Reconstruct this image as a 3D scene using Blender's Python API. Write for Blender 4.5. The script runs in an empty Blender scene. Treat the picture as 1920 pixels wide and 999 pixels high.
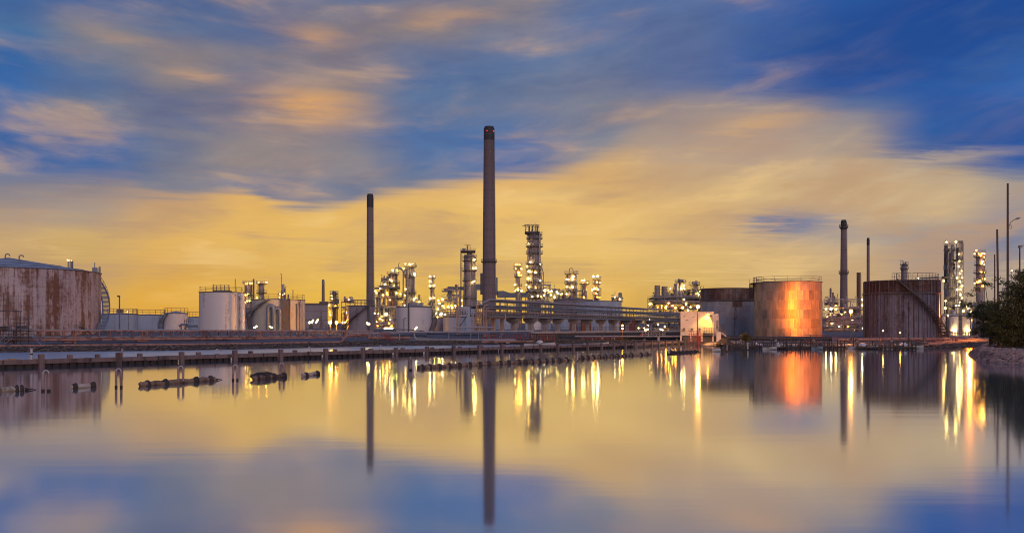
import bpy, math, random
from math import sin, cos, tan, atan, atan2, pi, radians, hypot, sqrt
from mathutils import Vector, Matrix

SC = bpy.context.scene
COL = SC.collection

# ------------------------------------------------------------------ camera
F, CX, Y0, H = 1600.0, 960.0, 605.0, 4.0      # focal length, centre column and horizon row of the photograph; eye height
cam_d = bpy.data.cameras.new("camera")
cam_d.sensor_width = 36.0
cam_d.lens = 36.0 * F / 1920.0
cam_d.shift_y = (Y0 - 499.5) / 1920.0
cam_d.clip_start = 0.5
cam_d.clip_end = 30000
cam = bpy.data.objects.new("camera", cam_d)
cam.location = (0, 0, H)
cam.rotation_euler = (radians(90), 0, 0)
COL.objects.link(cam)
SC.camera = cam

# ------------------------------------------------------------------ render settings
SC.render.engine = 'CYCLES'
SC.view_settings.view_transform = 'Standard'
SC.view_settings.look = 'None'
SC.view_settings.exposure = 0.0
SC.view_settings.gamma = 1.0
SC.view_settings.use_curve_mapping = False
SC.cycles.use_denoising = True
SC.cycles.filter_width = 1.0
SC.cycles.max_bounces = 6
SC.cycles.diffuse_bounces = 2
SC.cycles.glossy_bounces = 3
SC.cycles.transparent_max_bounces = 12
SC.cycles.volume_bounces = 0
SC.cycles.caustics_reflective = False
SC.cycles.caustics_refractive = False
SC.cycles.sample_clamp_indirect = 6.0

def lin(c):
    r = []
    for v in c[:3]:
        v = v / 255.0
        r.append(v / 12.92 if v <= 0.04045 else ((v + 0.055) / 1.055) ** 2.4)
    return tuple(r)

# ------------------------------------------------------------------ node helper
class NT:
    def __init__(s, tree):
        s.t = tree; s.n = tree.nodes; s.l = tree.links
    def node(s, typ, **kw):
        n = s.n.new(typ)
        for k, v in kw.items():
            if k == 'inp':
                for i, val in v.items():
                    if hasattr(val, 'is_output'):
                        s.l.new(val, n.inputs[i])
                    else:
                        n.inputs[i].default_value = val
            else:
                setattr(n, k, v)
        return n
    def m(s, op, a, b=None, c=None, clamp=False):
        inp = {0: a}
        if b is not None: inp[1] = b
        if c is not None: inp[2] = c
        n = s.node('ShaderNodeMath', operation=op, inp=inp); n.use_clamp = clamp
        return n.outputs[0]
    def mix(s, f, a, b, bt='MIX'):
        n = s.node('ShaderNodeMix', data_type='RGBA', blend_type=bt)
        for i, v in ((0, f), (6, a), (7, b)):
            if hasattr(v, 'is_output'): s.l.new(v, n.inputs[i])
            else: n.inputs[i].default_value = v if i == 0 else tuple(v[:3]) + (1,)
        return n.outputs[2]
    def smooth(s, v, lo, hi):
        n = s.node('ShaderNodeMapRange', interpolation_type='SMOOTHSTEP')
        for i, x in ((0, v), (1, lo), (2, hi)):
            if hasattr(x, 'is_output'): s.l.new(x, n.inputs[i])
            else: n.inputs[i].default_value = x
        return n.outputs[0]
    def noise(s, vec, scale, detail=4, rough=0.55, dist=0.0):
        n = s.node('ShaderNodeTexNoise', inp={'Vector': vec, 'Scale': scale, 'Detail': detail, 'Roughness': rough, 'Distortion': dist})
        return n.outputs[0]
    def ramp(s, v, stops, interp='LINEAR'):
        n = s.node('ShaderNodeValToRGB', inp={0: v})
        cr = n.color_ramp; cr.interpolation = interp
        while len(cr.elements) < len(stops): cr.elements.new(0.5)
        for e, (p, c) in zip(cr.elements, sorted(stops, key=lambda q: q[0])):
            e.position = p; e.color = tuple(c[:3]) + (1,)
        return n.outputs[0]

# ------------------------------------------------------------------ world: dusk sky, a grey-blue cloud deck over a yellow afterglow
SUN_EL, SUN_AZ = radians(24), radians(160)     # soft pink light of the opposite sky, from behind the camera
world = bpy.data.worlds.new("World"); SC.world = world; world.use_nodes = True
w = NT(world.node_tree); w.n.clear()
tc = w.node('ShaderNodeTexCoord')
nrm = w.node('ShaderNodeVectorMath', operation='NORMALIZE', inp={0: tc.outputs['Generated']})
sep = w.node('ShaderNodeSeparateXYZ', inp={0: nrm.outputs[0]})
sx, sy, sz = sep.outputs
az0 = w.m('ARCTAN2', sx, sy)
hyp = w.m('MAXIMUM', w.m('SQRT', w.m('ADD', w.m('MULTIPLY', sx, sx), w.m('MULTIPLY', sy, sy))), 0.001)
el0 = w.m('MINIMUM', w.m('DIVIDE', sz, hyp), 0.9)
# clouds are drawn out along the wind: noise in stretched sky coordinates
zc = w.m('MAXIMUM', sz, 0.045)                      # where the view meets the flat cloud layer
clx = w.m('DIVIDE', sx, zc); cly = w.m('DIVIDE', sy, zc)
ca_, sa_ = cos(radians(14)), sin(radians(14))
wx = w.m('ADD', w.m('MULTIPLY', clx, ca_), w.m('MULTIPLY', cly, sa_))
wy = w.m('SUBTRACT', w.m('MULTIPLY', cly, ca_), w.m('MULTIPLY', clx, sa_))
cv = w.node('ShaderNodeCombineXYZ', inp={0: w.m('MULTIPLY', wx, 0.30), 1: w.m('MULTIPLY', wy, 0.75), 2: 1.7})
n1 = w.noise(cv.outputs[0], 1.0, 4, 0.5, 0.25)
cv2 = w.node('ShaderNodeCombineXYZ', inp={0: w.m('MULTIPLY', wx, 0.42), 1: w.m('MULTIPLY', wy, 1.15), 2: 7.3})
n2 = w.noise(cv2.outputs[0], 1.5, 5, 0.55, 0.25)
cv3 = w.node('ShaderNodeCombineXYZ', inp={0: w.m('MULTIPLY', wx, 0.8), 1: w.m('MULTIPLY', wy, 1.7), 2: 3.1})
n3 = w.noise(cv3.outputs[0], 2.4, 6, 0.6, 0.3)
n1c = w.m('SUBTRACT', n1, 0.5); n2c = w.m('SUBTRACT', n2, 0.5)
calm = w.smooth(el0, 0.03, 0.17)                     # far clouds near the horizon lie in smooth layers
az = w.m('ADD', az0, w.m('MULTIPLY', n2c, 0.05))
el = w.m('ADD', el0, w.m('MULTIPLY', calm, w.m('ADD', w.m('MULTIPLY', n1c, 0.034), w.m('MULTIPLY', n2c, 0.018))))

def azp(px): return atan((px - CX) / F)
def elp(px, py): return (Y0 - py) / F * cos(azp(px))
TMAX = 0.6
def skygrid(cols, rows, table, top, hor):
    """table[i][j]: colour seen at column i (px) and row j (py); columns blend into each other round the horizon."""
    outs = []
    pos = w.m('DIVIDE', el, TMAX, clamp=True)
    for cxp, vals in zip(cols, table):
        st = [(0.0, lin(hor if hor else vals[-1]))]
        for py, v in zip(reversed(rows), reversed(vals)):
            p = elp(cxp, py) / TMAX
            if p > 0.004: st.append((p, lin(v)))
        st.append((1.0, lin(top)))
        outs.append((azp(cxp), w.ramp(pos, st, 'LINEAR')))
    cur = outs[0][1]
    for (a0, o0), (a1, o1) in zip(outs[:-1], outs[1:]):
        cur = w.mix(w.smooth(az, a0, a1), cur, o1)
    return cur

COLS = [0, 160, 320, 480, 640, 800, 960, 1120, 1280, 1440, 1600, 1760, 1920]
UROWS = [0, 50, 100, 150, 200, 250, 300, 350]
UP = [
 [(70,103,155),(80,113,158),(58,103,160),(58,103,164),(63,107,164),(50,98,162),(72,110,165),(120,122,148)],
 [(82,105,155),(128,128,146),(112,120,150),(92,113,156),(106,120,152),(70,106,160),(58,103,163),(128,127,147)],
 [(84,104,150),(100,112,150),(132,126,140),(138,131,140),(115,118,146),(124,125,148),(124,127,150),(130,130,150)],
 [(98,108,148),(95,107,150),(122,119,142),(110,115,147),(122,116,138),(138,130,143),(146,136,142),(110,121,158)],
 [(104,113,150),(128,122,138),(126,121,141),(125,122,142),(142,130,136),(134,130,147),(132,131,149),(118,125,156)],
 [(112,114,145),(135,126,138),(115,119,150),(92,115,158),(96,115,157),(86,114,164),(94,117,164),(120,126,152)],
 [(125,124,146),(113,120,152),(100,117,160),(104,119,156),(110,121,158),(82,114,168),(76,110,168),(96,115,160)],
 [(100,118,164),(96,115,164),(104,119,160),(118,124,156),(120,127,156),(120,127,156),(126,130,152),(150,140,145)],
 [(95,114,164),(98,114,160),(104,115,160),(106,116,160),(132,129,151),(150,141,147),(170,154,142),(190,165,140)],
 [(75,104,164),(78,104,164),(80,105,164),(94,111,163),(130,130,155),(165,147,145),(180,158,142),(195,168,138)],
 [(42,88,158),(40,82,153),(34,78,152),(50,90,160),(96,113,160),(145,139,150),(178,160,145),(195,168,138)],
 [(24,74,149),(20,70,148),(40,89,163),(50,95,165),(45,90,160),(66,103,164),(140,138,150),(180,162,142)],
 [(34,84,159),(40,90,164),(50,99,169),(58,104,173),(45,94,165),(24,84,160),(34,90,164),(110,122,150)],
]
def grade(c):
    r, g, b = c; k = max(0, min(1, (r - 72) / 55))       # grey cloud is warmer, clear gaps are deeper
    return (r * (.88 + .14*k), g * (.97 + .02*k), b * (1.0 - .085*k))
UP = [[grade(c) for c in row] for row in UP]
LROWS = [250, 300, 350, 400, 450, 500, 550, 600]
LO = [
 [(150,135,138),(150,135,138),(150,138,138),(178,152,130),(202,166,114),(192,158,114),(205,165,98),(212,166,84)],
 [(160,140,132),(160,140,132),(155,138,135),(176,152,132),(212,174,108),(202,163,106),(216,170,88),(218,170,78)],
 [(210,165,115),(210,165,115),(206,162,116),(216,172,112),(228,180,100),(222,172,94),(228,172,74),(228,168,68)],
 [(220,172,108),(220,172,108),(222,174,106),(230,182,102),(232,185,98),(225,178,96),(230,178,78),(230,174,70)],
 [(220,174,108),(220,174,108),(220,174,108),(228,182,104),(234,189,104),(230,185,99),(232,185,82),(232,180,74)],
 [(222,176,112),(222,176,112),(224,178,112),(234,189,106),(231,186,105),(228,182,99),(232,185,84),(232,180,76)],
 [(224,178,112),(224,176,112),(226,181,111),(235,190,111),(232,190,112),(228,185,105),(230,185,90),(230,180,78)],
 [(200,165,125),(212,170,118),(222,178,111),(235,190,116),(235,192,115),(228,185,108),(232,182,88),(228,175,78)],
 [(175,152,138),(188,161,135),(206,171,125),(221,181,120),(225,185,118),(216,179,112),(215,172,92),(212,165,84)],
 [(182,156,138),(188,161,138),(214,180,130),(210,176,128),(215,178,125),(210,175,120),(202,166,108),(200,160,100)],
 [(180,160,142),(200,172,138),(205,175,135),(202,173,135),(188,164,138),(203,170,126),(196,161,116),(192,156,108)],
 [(175,158,142),(185,165,142),(205,178,138),(200,172,135),(152,144,148),(166,149,140),(188,159,126),(186,154,116)],
 [(165,152,142),(170,155,142),(175,158,142),(152,143,150),(122,126,150),(165,148,141),(162,146,139),(160,142,130)],
]
up = skygrid(COLS, UROWS, UP, (66, 92, 146), None)
lo = skygrid(COLS, LROWS, LO, (150, 140, 145), None)
# lower edge of the cloud deck and how soft it is
def curve(v, pts, lo_v, hi_v):
    n = w.node('ShaderNodeFloatCurve', inp={1: w.m('DIVIDE', w.m('ADD', az, 0.7), 1.4, clamp=True)})
    c = n.mapping.curves[0]
    P = sorted([((azp(px) + 0.7) / 1.4, (val - lo_v) / (hi_v - lo_v)) for px, val in pts])
    P = [(0.0, P[0][1])] + P + [(1.0, P[-1][1])]
    c.points[0].location = P[0]; c.points[1].location = P[-1]
    for p in P[1:-1]: c.points.new(*p)
    n.mapping.update()
    return w.m('ADD', w.m('MULTIPLY', n.outputs[0], hi_v - lo_v), lo_v)
edge_px = [(0,362),(160,362),(260,366),(330,374),(400,369),(455,368),(500,380),(545,390),(600,392),(650,382),(700,366),(760,354),(830,344),(900,333),(960,326),(1040,318),(1100,300),(1150,278),(1200,252),(1280,228),(1400,226),(1500,240),(1600,268),(1700,298),(1760,318),(1830,336),(1920,345)]
edge = curve(az, [(p, elp(p, y)) for p, y in edge_px], 0.0, 0.5)
soft = curve(az, [(0,.05),(160,.05),(250,.03),(330,.012),(600,.010),(760,.012),(900,.014),(1040,.016),(1150,.022),(1260,.05),(1400,.06),(1600,.045),(1720,.018),(1920,.018)], 0.0, 0.1)
d = w.m('ADD', w.m('SUBTRACT', el, edge), w.m('MULTIPLY', n2c, 0.028))
deck = w.smooth(w.m('DIVIDE', d, soft), -1.0, 1.0)
sky = w.mix(deck, lo, up)
azb = w.m('ADD', az, w.m('MULTIPLY', w.m('SUBTRACT', n3, 0.5), 0.10)); elb = w.m('ADD', el, w.m('MULTIPLY', w.m('MULTIPLY', w.m('SUBTRACT', n3, 0.5), 0.035), w.smooth(el0, 0.12, 0.2)))
# single clouds: (px, py, half-width, half-height, colour, weight)
for (px, py, rx, ry, c, k) in [
    (585,195,85,36,(216,160,100),1.1),(590,62,60,22,(196,150,112),.75),(850,28,75,13,(205,158,112),.8),(800,42,45,9,(205,160,115),.6),
    (385,137,46,12,(192,150,118),.75),(215,72,60,11,(170,140,122),.6),(1415,238,75,11,(216,172,122),.75),(1350,272,70,9,(200,165,130),.5),
    (1487,420,66,24,(98,116,156),1.),(90,285,140,42,(40,92,156),.75),(1610,95,200,75,(30,74,144),.95),
    (1840,45,170,70,(24,72,146),.9),(1860,262,125,46,(24,80,154),.9),(340,205,120,30,(100,110,145),.5),(1050,360,70,9,(205,172,120),.5),
    (1040,372,90,14,(246,205,130),.55),(1660,352,150,14,(205,178,138),.5),(1720,300,150,9,(208,180,140),.6),
    (1690,440,260,14,(150,145,150),.45),(700,468,200,12,(206,172,112),.35),(850,120,160,40,(80,106,152),.6),(780,250,150,40,(78,110,160),.5),(380,185,120,30,(96,102,134),.5)]:
    a0, t0 = azp(px), elp(px, py)
    u = w.m('MULTIPLY', w.m('SUBTRACT', azb, a0), F / rx)
    v = w.m('MULTIPLY', w.m('SUBTRACT', elb, t0), F / ry / cos(a0))
    r2 = w.m('ADD', w.m('MULTIPLY', u, u), w.m('MULTIPLY', v, v))
    g = w.m('MULTIPLY', w.m('MULTIPLY', w.m('POWER', 2.718, w.m('MULTIPLY', r2, -0.9)), k), w.m('ADD', 0.6, w.m('MULTIPLY', w.smooth(n3, 0.3, 0.6), 0.45)), clamp=True)
    sky = w.mix(g, sky, lin(c))
# fine streaks: slightly lighter and darker wisps
lowfade = w.smooth(el0, 0.0, 0.06)
inv = w.m('MULTIPLY', w.m('SUBTRACT', 1.0, deck), lowfade)
cvf = w.node('ShaderNodeCombineXYZ', inp={0: w.m('ADD', az0, w.m('MULTIPLY', n1c, 0.08)), 1: w.m('SUBTRACT', w.m('MULTIPLY', w.m('ADD', el0, w.m('MULTIPLY', n1c, 0.05)), 3.7), w.m('ADD', w.m('MULTIPLY', w.m('MULTIPLY', az0, az0), 0.6), w.m('MULTIPLY', az0, 0.20))), 2: 4.4})
n4 = w.noise(cvf.outputs[0], 6.2, 6, 0.52, 0.25)
n5 = w.noise(cvf.outputs[0], 15.0, 5, 0.6, 0.1)
cv6 = w.node('ShaderNodeCombineXYZ', inp={0: w.m('ADD', az0, w.m('MULTIPLY', n1c, 0.15)), 1: w.m('SUBTRACT', w.m('MULTIPLY', el0, 2.6), w.m('MULTIPLY', az0, 0.35)), 2: 9.2})
n6 = w.noise(cv6.outputs[0], 9.0, 7, 0.62, 0.35)
nn = w.m('ADD', w.m('MULTIPLY', n4, 0.86), w.m('MULTIPLY', n5, 0.14))
bluef = w.m('ADD', 0.12, w.m('MULTIPLY', w.smooth(az0, 0.40, 0.16), 0.88))     # the clear blue in the north-east has fewer wisps
wis = w.m('MULTIPLY', w.m('MULTIPLY', w.smooth(nn, 0.44, 0.70), w.m('MULTIPLY', bluef, 0.50)), deck)
sky = w.mix(wis, sky, lin((178, 150, 134)))
fin = w.m('MULTIPLY', w.m('MULTIPLY', w.smooth(nn, 0.55, 0.74), w.m('MULTIPLY', bluef, 0.40)), deck)
sky = w.mix(fin, sky, lin((216, 172, 124)))
dk = w.m('MULTIPLY', w.m('MULTIPLY', w.smooth(nn, 0.48, 0.28), 0.45), deck)
sky = w.mix(dk, sky, lin((72, 96, 144)))
gr = w.m('MULTIPLY', w.m('MULTIPLY', w.smooth(nn, 0.52, 0.34), 0.62), inv)
sky = w.mix(gr, sky, lin((190, 152, 116)))
br = w.m('MULTIPLY', w.m('MULTIPLY', w.smooth(nn, 0.51, 0.70), 0.55), inv)
sky = w.mix(br, sky, lin((250, 210, 140)))
mot = w.m('ADD', 1.0, w.m('MULTIPLY', w.m('MULTIPLY', w.m('SUBTRACT', n6, 0.5), 0.55), w.m('ADD', 0.5, w.m('MULTIPLY', deck, w.m('MULTIPLY', bluef, 0.6)))))
mv = w.node('ShaderNodeCombineXYZ', inp={0: mot, 1: mot, 2: w.m('ADD', w.m('MULTIPLY', mot, 0.6), 0.4)})
sky = w.mix(1.0, sky, mv.outputs[0], 'MULTIPLY')
hs = w.node('ShaderNodeHueSaturation', inp={'Saturation': w.m('SUBTRACT', 1.02, w.m('MULTIPLY', deck, 0.03)), 'Color': sky}); sky = hs.outputs[0]
# the rest of the sky, away from the afterglow
back = w.ramp(w.m('DIVIDE', el0, 0.9, clamp=True), [(0, lin((196,160,150))), (.12, lin((178,150,156))), (.35, lin((132,130,158))), (1, lin((88,112,160)))])
off = w.smooth(w.m('ABSOLUTE', az0), 0.75, 1.7)
sky = w.mix(off, sky, back)
zen = w.smooth(el0, 0.42, 0.9)
sky = w.mix(zen, sky, lin((80, 106, 158)))
nish = w.node('ShaderNodeTexSky', sky_type='NISHITA')
nish.sun_disc = False; nish.sun_elevation = SUN_EL; nish.sun_rotation = SUN_AZ
bg1 = w.node('ShaderNodeBackground', inp={0: sky, 1: 1.0})
bg2 = w.node('ShaderNodeBackground', inp={0: nish.outputs[0], 1: 0.05})
mixs = w.node('ShaderNodeMixShader', inp={0: 0.04, 1: bg1.outputs[0], 2: bg2.outputs[0]})
wo = w.node('ShaderNodeOutputWorld', inp={0: mixs.outputs[0]})

sun_d = bpy.data.lights.new("sun", 'SUN')
sun_d.energy = 0.75; sun_d.angle = radians(40); sun_d.color = (1.0, 0.74, 0.66)
sun = bpy.data.objects.new("sun", sun_d); COL.objects.link(sun)
sd = Vector((sin(SUN_AZ) * cos(SUN_EL), cos(SUN_AZ) * cos(SUN_EL), sin(SUN_EL)))
sun.rotation_euler = sd.to_track_quat('Z', 'Y').to_euler()
sun.location = (0, -50, 80)

# ------------------------------------------------------------------ mesh helpers
class MB:
    def __init__(s): s.v = []; s.f = []
    def add(s, vs, fs):
        o = len(s.v); s.v += [tuple(p) for p in vs]; s.f += [tuple(o + i for i in q) for q in fs]; return s
    def box(s, x0, y0, z0, x1, y1, z1):
        return s.add([(x0,y0,z0),(x1,y0,z0),(x1,y1,z0),(x0,y1,z0),(x0,y0,z1),(x1,y0,z1),(x1,y1,z1),(x0,y1,z1)],
                     [(0,3,2,1),(4,5,6,7),(0,1,5,4),(1,2,6,5),(2,3,7,6),(3,0,4,7)])
    def cbox(s, c, d):
        return s.box(c[0]-d[0]/2, c[1]-d[1]/2, c[2]-d[2]/2, c[0]+d[0]/2, c[1]+d[1]/2, c[2]+d[2]/2)
    def tube(s, pts, r, n=6, caps=True):
        pts = [Vector(p) for p in pts]; rs = r if isinstance(r, (list, tuple)) else [r] * len(pts)
        vs, fs = [], []; ref = None
        for i, p in enumerate(pts):
            t = (pts[min(i+1, len(pts)-1)] - pts[max(i-1, 0)])
            if t.length < 1e-9: t = Vector((0, 0, 1))
            t.normalize()
            if ref is None: ref = Vector((0, 0, 1)) if abs(t.z) < 0.9 else Vector((1, 0, 0))
            a = t.cross(ref)
            if a.length < 1e-4: a = t.cross(Vector((0, 1, 0.3)))
            a.normalize(); b = a.cross(t).normalized(); ref = b
            for k in range(n):
                q = 2 * pi * (k + .5) / n
                vs.append(p + a * (rs[i] * cos(q)) + b * (rs[i] * sin(q)))
        for i in range(len(pts) - 1):
            for k in range(n):
                k2 = (k + 1) % n
                fs.append((i*n+k, i*n+k2, (i+1)*n+k2, (i+1)*n+k))
        if caps:
            fs.append(tuple(reversed(range(n)))); fs.append(tuple(range((len(pts)-1)*n, len(pts)*n)))
        return s.add(vs, fs)
    def bar(s, a, b, r, n=4): return s.tube([a, b], r, n)
    def beam(s, a, b, w, h):
        a, b = Vector(a), Vector(b); t = (b - a).normalized()
        sd = t.cross(Vector((0,0,1)))
        if sd.length < 1e-3: sd = Vector((1,0,0))
        sd.normalize(); upv = sd.cross(t).normalized()
        vs = []
        for p in (a, b):
            for (i, j) in ((-1,-1),(1,-1),(1,1),(-1,1)): vs.append(p + sd*(i*w/2) + upv*(j*h/2))
        return s.add(vs, [(3,2,1,0),(4,5,6,7),(0,1,5,4),(1,2,6,5),(2,3,7,6),(3,0,4,7)])
    def lathe(s, prof, n=24, c=(0,0,0), a0=0.0, a1=2*pi, close_ends=False):
        full = abs(a1 - a0 - 2*pi) < 1e-6
        m = n if full else n + 1
        vs, fs = [], []
        for (r, z) in prof:
            for k in range(m):
                q = a0 + (a1 - a0) * k / n
                vs.append((c[0] + r*sin(q), c[1] - r*cos(q), c[2] + z))
        for i in range(len(prof) - 1):
            for k in range(n):
                k2 = (k + 1) % m
                fs.append((i*m+k, i*m+k2, (i+1)*m+k2, (i+1)*m+k))
        return s.add(vs, fs)
    def cyl(s, r, z0, z1, n=24, c=(0,0,0), r1=None):
        r1 = r if r1 is None else r1
        return s.lathe([(0.0005, z0), (r, z0), (r1, z1), (0.0005, z1)], n, c)
    def ringdeck(s, r0, r1, z0, z1, n=20, a0=0.0, a1=2*pi, c=(0,0,0)):
        s.lathe([(r0,z0),(r1,z0),(r1,z1),(r0,z1),(r0,z0)], n, c, a0, a1)
        if abs(a1-a0-2*pi) > 1e-6:
            for q in (a0, a1):
                P = [(c[0]+r*sin(q), c[1]-r*cos(q), c[2]+z) for r, z in ((r0,z0),(r1,z0),(r1,z1),(r0,z1))]
                s.add(P, [(0,1,2,3)])
        return s
    def rail(s, pts, h=1.0, r=0.04, closed=False, mids=1, post_every=1):
        pts = [Vector(p) for p in pts]
        for i, p in enumerate(pts):
            if i % post_every == 0: s.bar(p, p + Vector((0,0,h)), r)
        q = pts + [pts[0]] if closed else pts
        for k in range(mids + 1):
            dz = Vector((0,0,h*(k+1)/(mids+1)))
            for a, b in zip(q[:-1], q[1:]): s.bar(a + dz, b + dz, r)
        return s
    def ico(s, c, r, sub=0, sc=(1,1,1)):
        t = (1 + sqrt(5)) / 2
        V = [(-1,t,0),(1,t,0),(-1,-t,0),(1,-t,0),(0,-1,t),(0,1,t),(0,-1,-t),(0,1,-t),(t,0,-1),(t,0,1),(-t,0,-1),(-t,0,1)]
        V = [Vector(p).normalized() for p in V]
        Fc = [(0,11,5),(0,5,1),(0,1,7),(0,7,10),(0,10,11),(1,5,9),(5,11,4),(11,10,2),(10,7,6),(7,1,8),(3,9,4),(3,4,2),(3,2,6),(3,6,8),(3,8,9),(4,9,5),(2,4,11),(6,2,10),(8,6,7),(9,8,1)]
        for _ in range(sub):
            nf = []; cache = {}
            def mid(a, b):
                k = (min(a,b), max(a,b))
                if k not in cache: V.append(((V[a]+V[b])/2).normalized()); cache[k] = len(V)-1
                return cache[k]
            for a, b, c2 in Fc:
                x, y, z = mid(a,b), mid(b,c2), mid(c2,a)
                nf += [(a,x,z),(b,y,x),(c2,z,y),(x,y,z)]
            Fc = nf
        return s.add([(c[0]+p.x*r*sc[0], c[1]+p.y*r*sc[1], c[2]+p.z*r*sc[2]) for p in V], Fc)
    def mesh(s, name, mat, smooth=True):
        me = bpy.data.meshes.new(name); me.from_pydata(s.v, [], s.f); me.update()
        if smooth:
            me.polygons.foreach_set('use_smooth', [True] * len(me.polygons))
            me.set_sharp_from_angle(angle=radians(38))
        if mat: me.materials.append(mat)
        return me
    def build(s, name, mat, parent=None, loc=None, smooth=True, **props):
        return put(name, s.mesh(name, mat, smooth), parent, loc, **props)

def put(name, me, parent=None, loc=None, rot=None, scale=None, **props):
    o = bpy.data.objects.new(name, me); COL.objects.link(o)
    if parent is not None: o.parent = parent
    if loc is not None: o.location = loc
    if rot is not None: o.rotation_euler = rot
    if scale is not None: o.scale = scale if hasattr(scale, '__len__') else (scale,)*3
    for k, v in props.items(): o[k] = v
    return o
def thing(name, label, cat, loc=(0,0,0), rz=0.0, group=None):
    o = bpy.data.objects.new(name, None); COL.objects.link(o)
    o.empty_display_size = 0.2
    o.location = loc; o.rotation_euler = (0,0,rz); o['label'] = label; o['category'] = cat
    if group: o['group'] = group
    return o
def tag(o, label, cat, group=None, kind=None):
    o['label'] = label; o['category'] = cat
    if group: o['group'] = group
    if kind: o['kind'] = kind
    return o
def W(px, py, D): return Vector(((px - CX) / F * D, D, H + (Y0 - py) / F * D))
def DW(py, z=0.0): return (H - z) * F / (py - Y0)     # depth of a level-z point seen at row py
def ZP(py, D): return H + (Y0 - py) / F * D

# ------------------------------------------------------------------ materials
def mat_new(name):
    m = bpy.data.materials.new(name); m.use_nodes = True
    t = NT(m.node_tree); t.n.clear()
    b = t.node('ShaderNodeBsdfPrincipled')
    o = t.node('ShaderNodeOutputMaterial', inp={0: b.outputs[0]})
    return m, t, b
def surf(name, base, rough=0.6, metal=0.0, var=0.18, scale=0.5, stretch=0.12, stain=None, stain_amt=0.3, stain_scale=0.35, bump=0.15, spec=0.4, course=None, rnd=0.0, detail_scale=3.0, top_soot=None):
    """Painted or bare surface: large tone variation, vertical run-off stains, fine grain."""
    m, t, b = mat_new(name)
    geo = t.node('ShaderNodeNewGeometry')
    mp = t.node('ShaderNodeMapping', inp={0: geo.outputs['Position']}); mp.inputs['Scale'].default_value = (1, 1, stretch)
    nA = t.noise(mp.outputs[0], scale, 5, 0.6)
    nB = t.noise(geo.outputs['Position'], detail_scale, 3, 0.5)
    f = t.m('ADD', t.m('MULTIPLY', nA, 0.7), t.m('MULTIPLY', nB, 0.3))
    lo_c = tuple(c * (1 - var) for c in base); hi_c = tuple(min(1, c * (1 + var)) for c in base)
    col = t.ramp(f, [(0.30, lo_c), (0.70, hi_c)])
    if stain:
        mp2 = t.node('ShaderNodeMapping', inp={0: geo.outputs['Position']}); mp2.inputs['Scale'].default_value = (1, 1, 0.045)
        s1 = t.noise(mp2.outputs[0], stain_scale, 6, 0.68, 0.4)
        mp3 = t.node('ShaderNodeMapping', inp={0: geo.outputs['Position']}); mp3.inputs['Scale'].default_value = (1, 1, 0.6)
        s2 = t.noise(mp3.outputs[0], 0.22, 6, 0.7)
        s3 = t.noise(geo.outputs['Position'], 1.6, 4, 0.6)
        ss = t.m('ADD', t.m('ADD', t.m('MULTIPLY', s1, 0.52), t.m('MULTIPLY', s2, 0.33)), t.m('MULTIPLY', s3, 0.15))
        th = 0.62 - 0.22 * stain_amt
        k = t.smooth(ss, th - 0.05, th + 0.06)
        stc = t.mix(s3, stain, tuple(c * 0.45 for c in stain))
        col = t.mix(t.m('MULTIPLY', k, 0.9), col, stc)
    if rnd:
        oi = t.node('ShaderNodeObjectInfo')
        rr = t.m('ADD', 1 - rnd, t.m('MULTIPLY', oi.outputs['Random'], 2 * rnd))
        cc = t.node('ShaderNodeCombineXYZ', inp={0: rr, 1: rr, 2: rr})
        col = t.mix(1.0, col, cc.outputs[0], 'MULTIPLY')
    if top_soot:
        sz_ = t.node('ShaderNodeSeparateXYZ', inp={0: geo.outputs['Position']})
        k = t.smooth(t.m('ADD', sz_.outputs[2], t.m('MULTIPLY', t.m('SUBTRACT', nA, 0.5), (top_soot[1]-top_soot[0]) * 0.5)), top_soot[0], top_soot[1])
        col = t.mix(t.m('MULTIPLY', k, 0.8), col, top_soot[2])
    t.l.new(col, b.inputs['Base Color'])
    b.inputs['Metallic'].default_value = metal
    b.inputs['Specular IOR Level'].default_value = spec
    rg = t.m('ADD', rough - 0.08, t.m('MULTIPLY', nA, 0.16), clamp=True)
    t.l.new(rg, b.inputs['Roughness'])
    if bump:
        bp = t.node('ShaderNodeBump', inp={'Strength': bump, 'Distance': 0.15, 'Height': f})
        t.l.new(bp.outputs[0], b.inputs['Normal'])
    return m
def glow(name, col, L):
    m = bpy.data.materials.new(name); m.use_nodes = True
    t = NT(m.node_tree); t.n.clear()
    e = t.node('ShaderNodeEmission', inp={0: tuple(col) + (1,), 1: L})
    t.node('ShaderNodeOutputMaterial', inp={0: e.outputs[0]})
    return m

RUST = (0.25, 0.085, 0.028)
M = {}
M['tank_rusty'] = surf('rusty_white_tank_steel', (0.55,0.44,0.44), 0.55, 0, .14, .5, .1, RUST, .52, .9, rnd=.04)
M['tank_white'] = surf('white_tank_paint', (0.74,0.67,0.64), 0.5, 0, .10, .3, .06, (0.40,0.34,0.30), .12, .5, bump=.05)
M['tank_cream'] = surf('cream_tank_paint', (0.62,0.56,0.46), 0.5, 0, .12, .35, .06, (0.33,0.26,0.18), .2, .6, bump=.05)
M['tank_blue'] = surf('pale_blue_tank_paint', (0.36,0.42,0.52), 0.5, 0, .16, .4, .1, (0.22,0.20,0.21), .22, .6, bump=.05)
M['tank_grey'] = surf('mauve_grey_cladding', (0.27,0.24,0.27), 0.6, 0, .12, .4, .1, (0.16,0.13,0.13), .2, .6)
M['tank_dark_rust'] = surf('weathered_dark_tank_steel', (0.18,0.17,0.225), 0.5, 0.0, .32, .6, .05, (0.075,0.04,0.035), .42, .9, rnd=.14)
M['tank_grey_rust'] = surf('weathered_grey_tank_steel', (0.33,0.34,0.38), 0.5, 0.0, .2, .5, .06, (0.17,0.10,0.06), .30, .5, rnd=.1)
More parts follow.
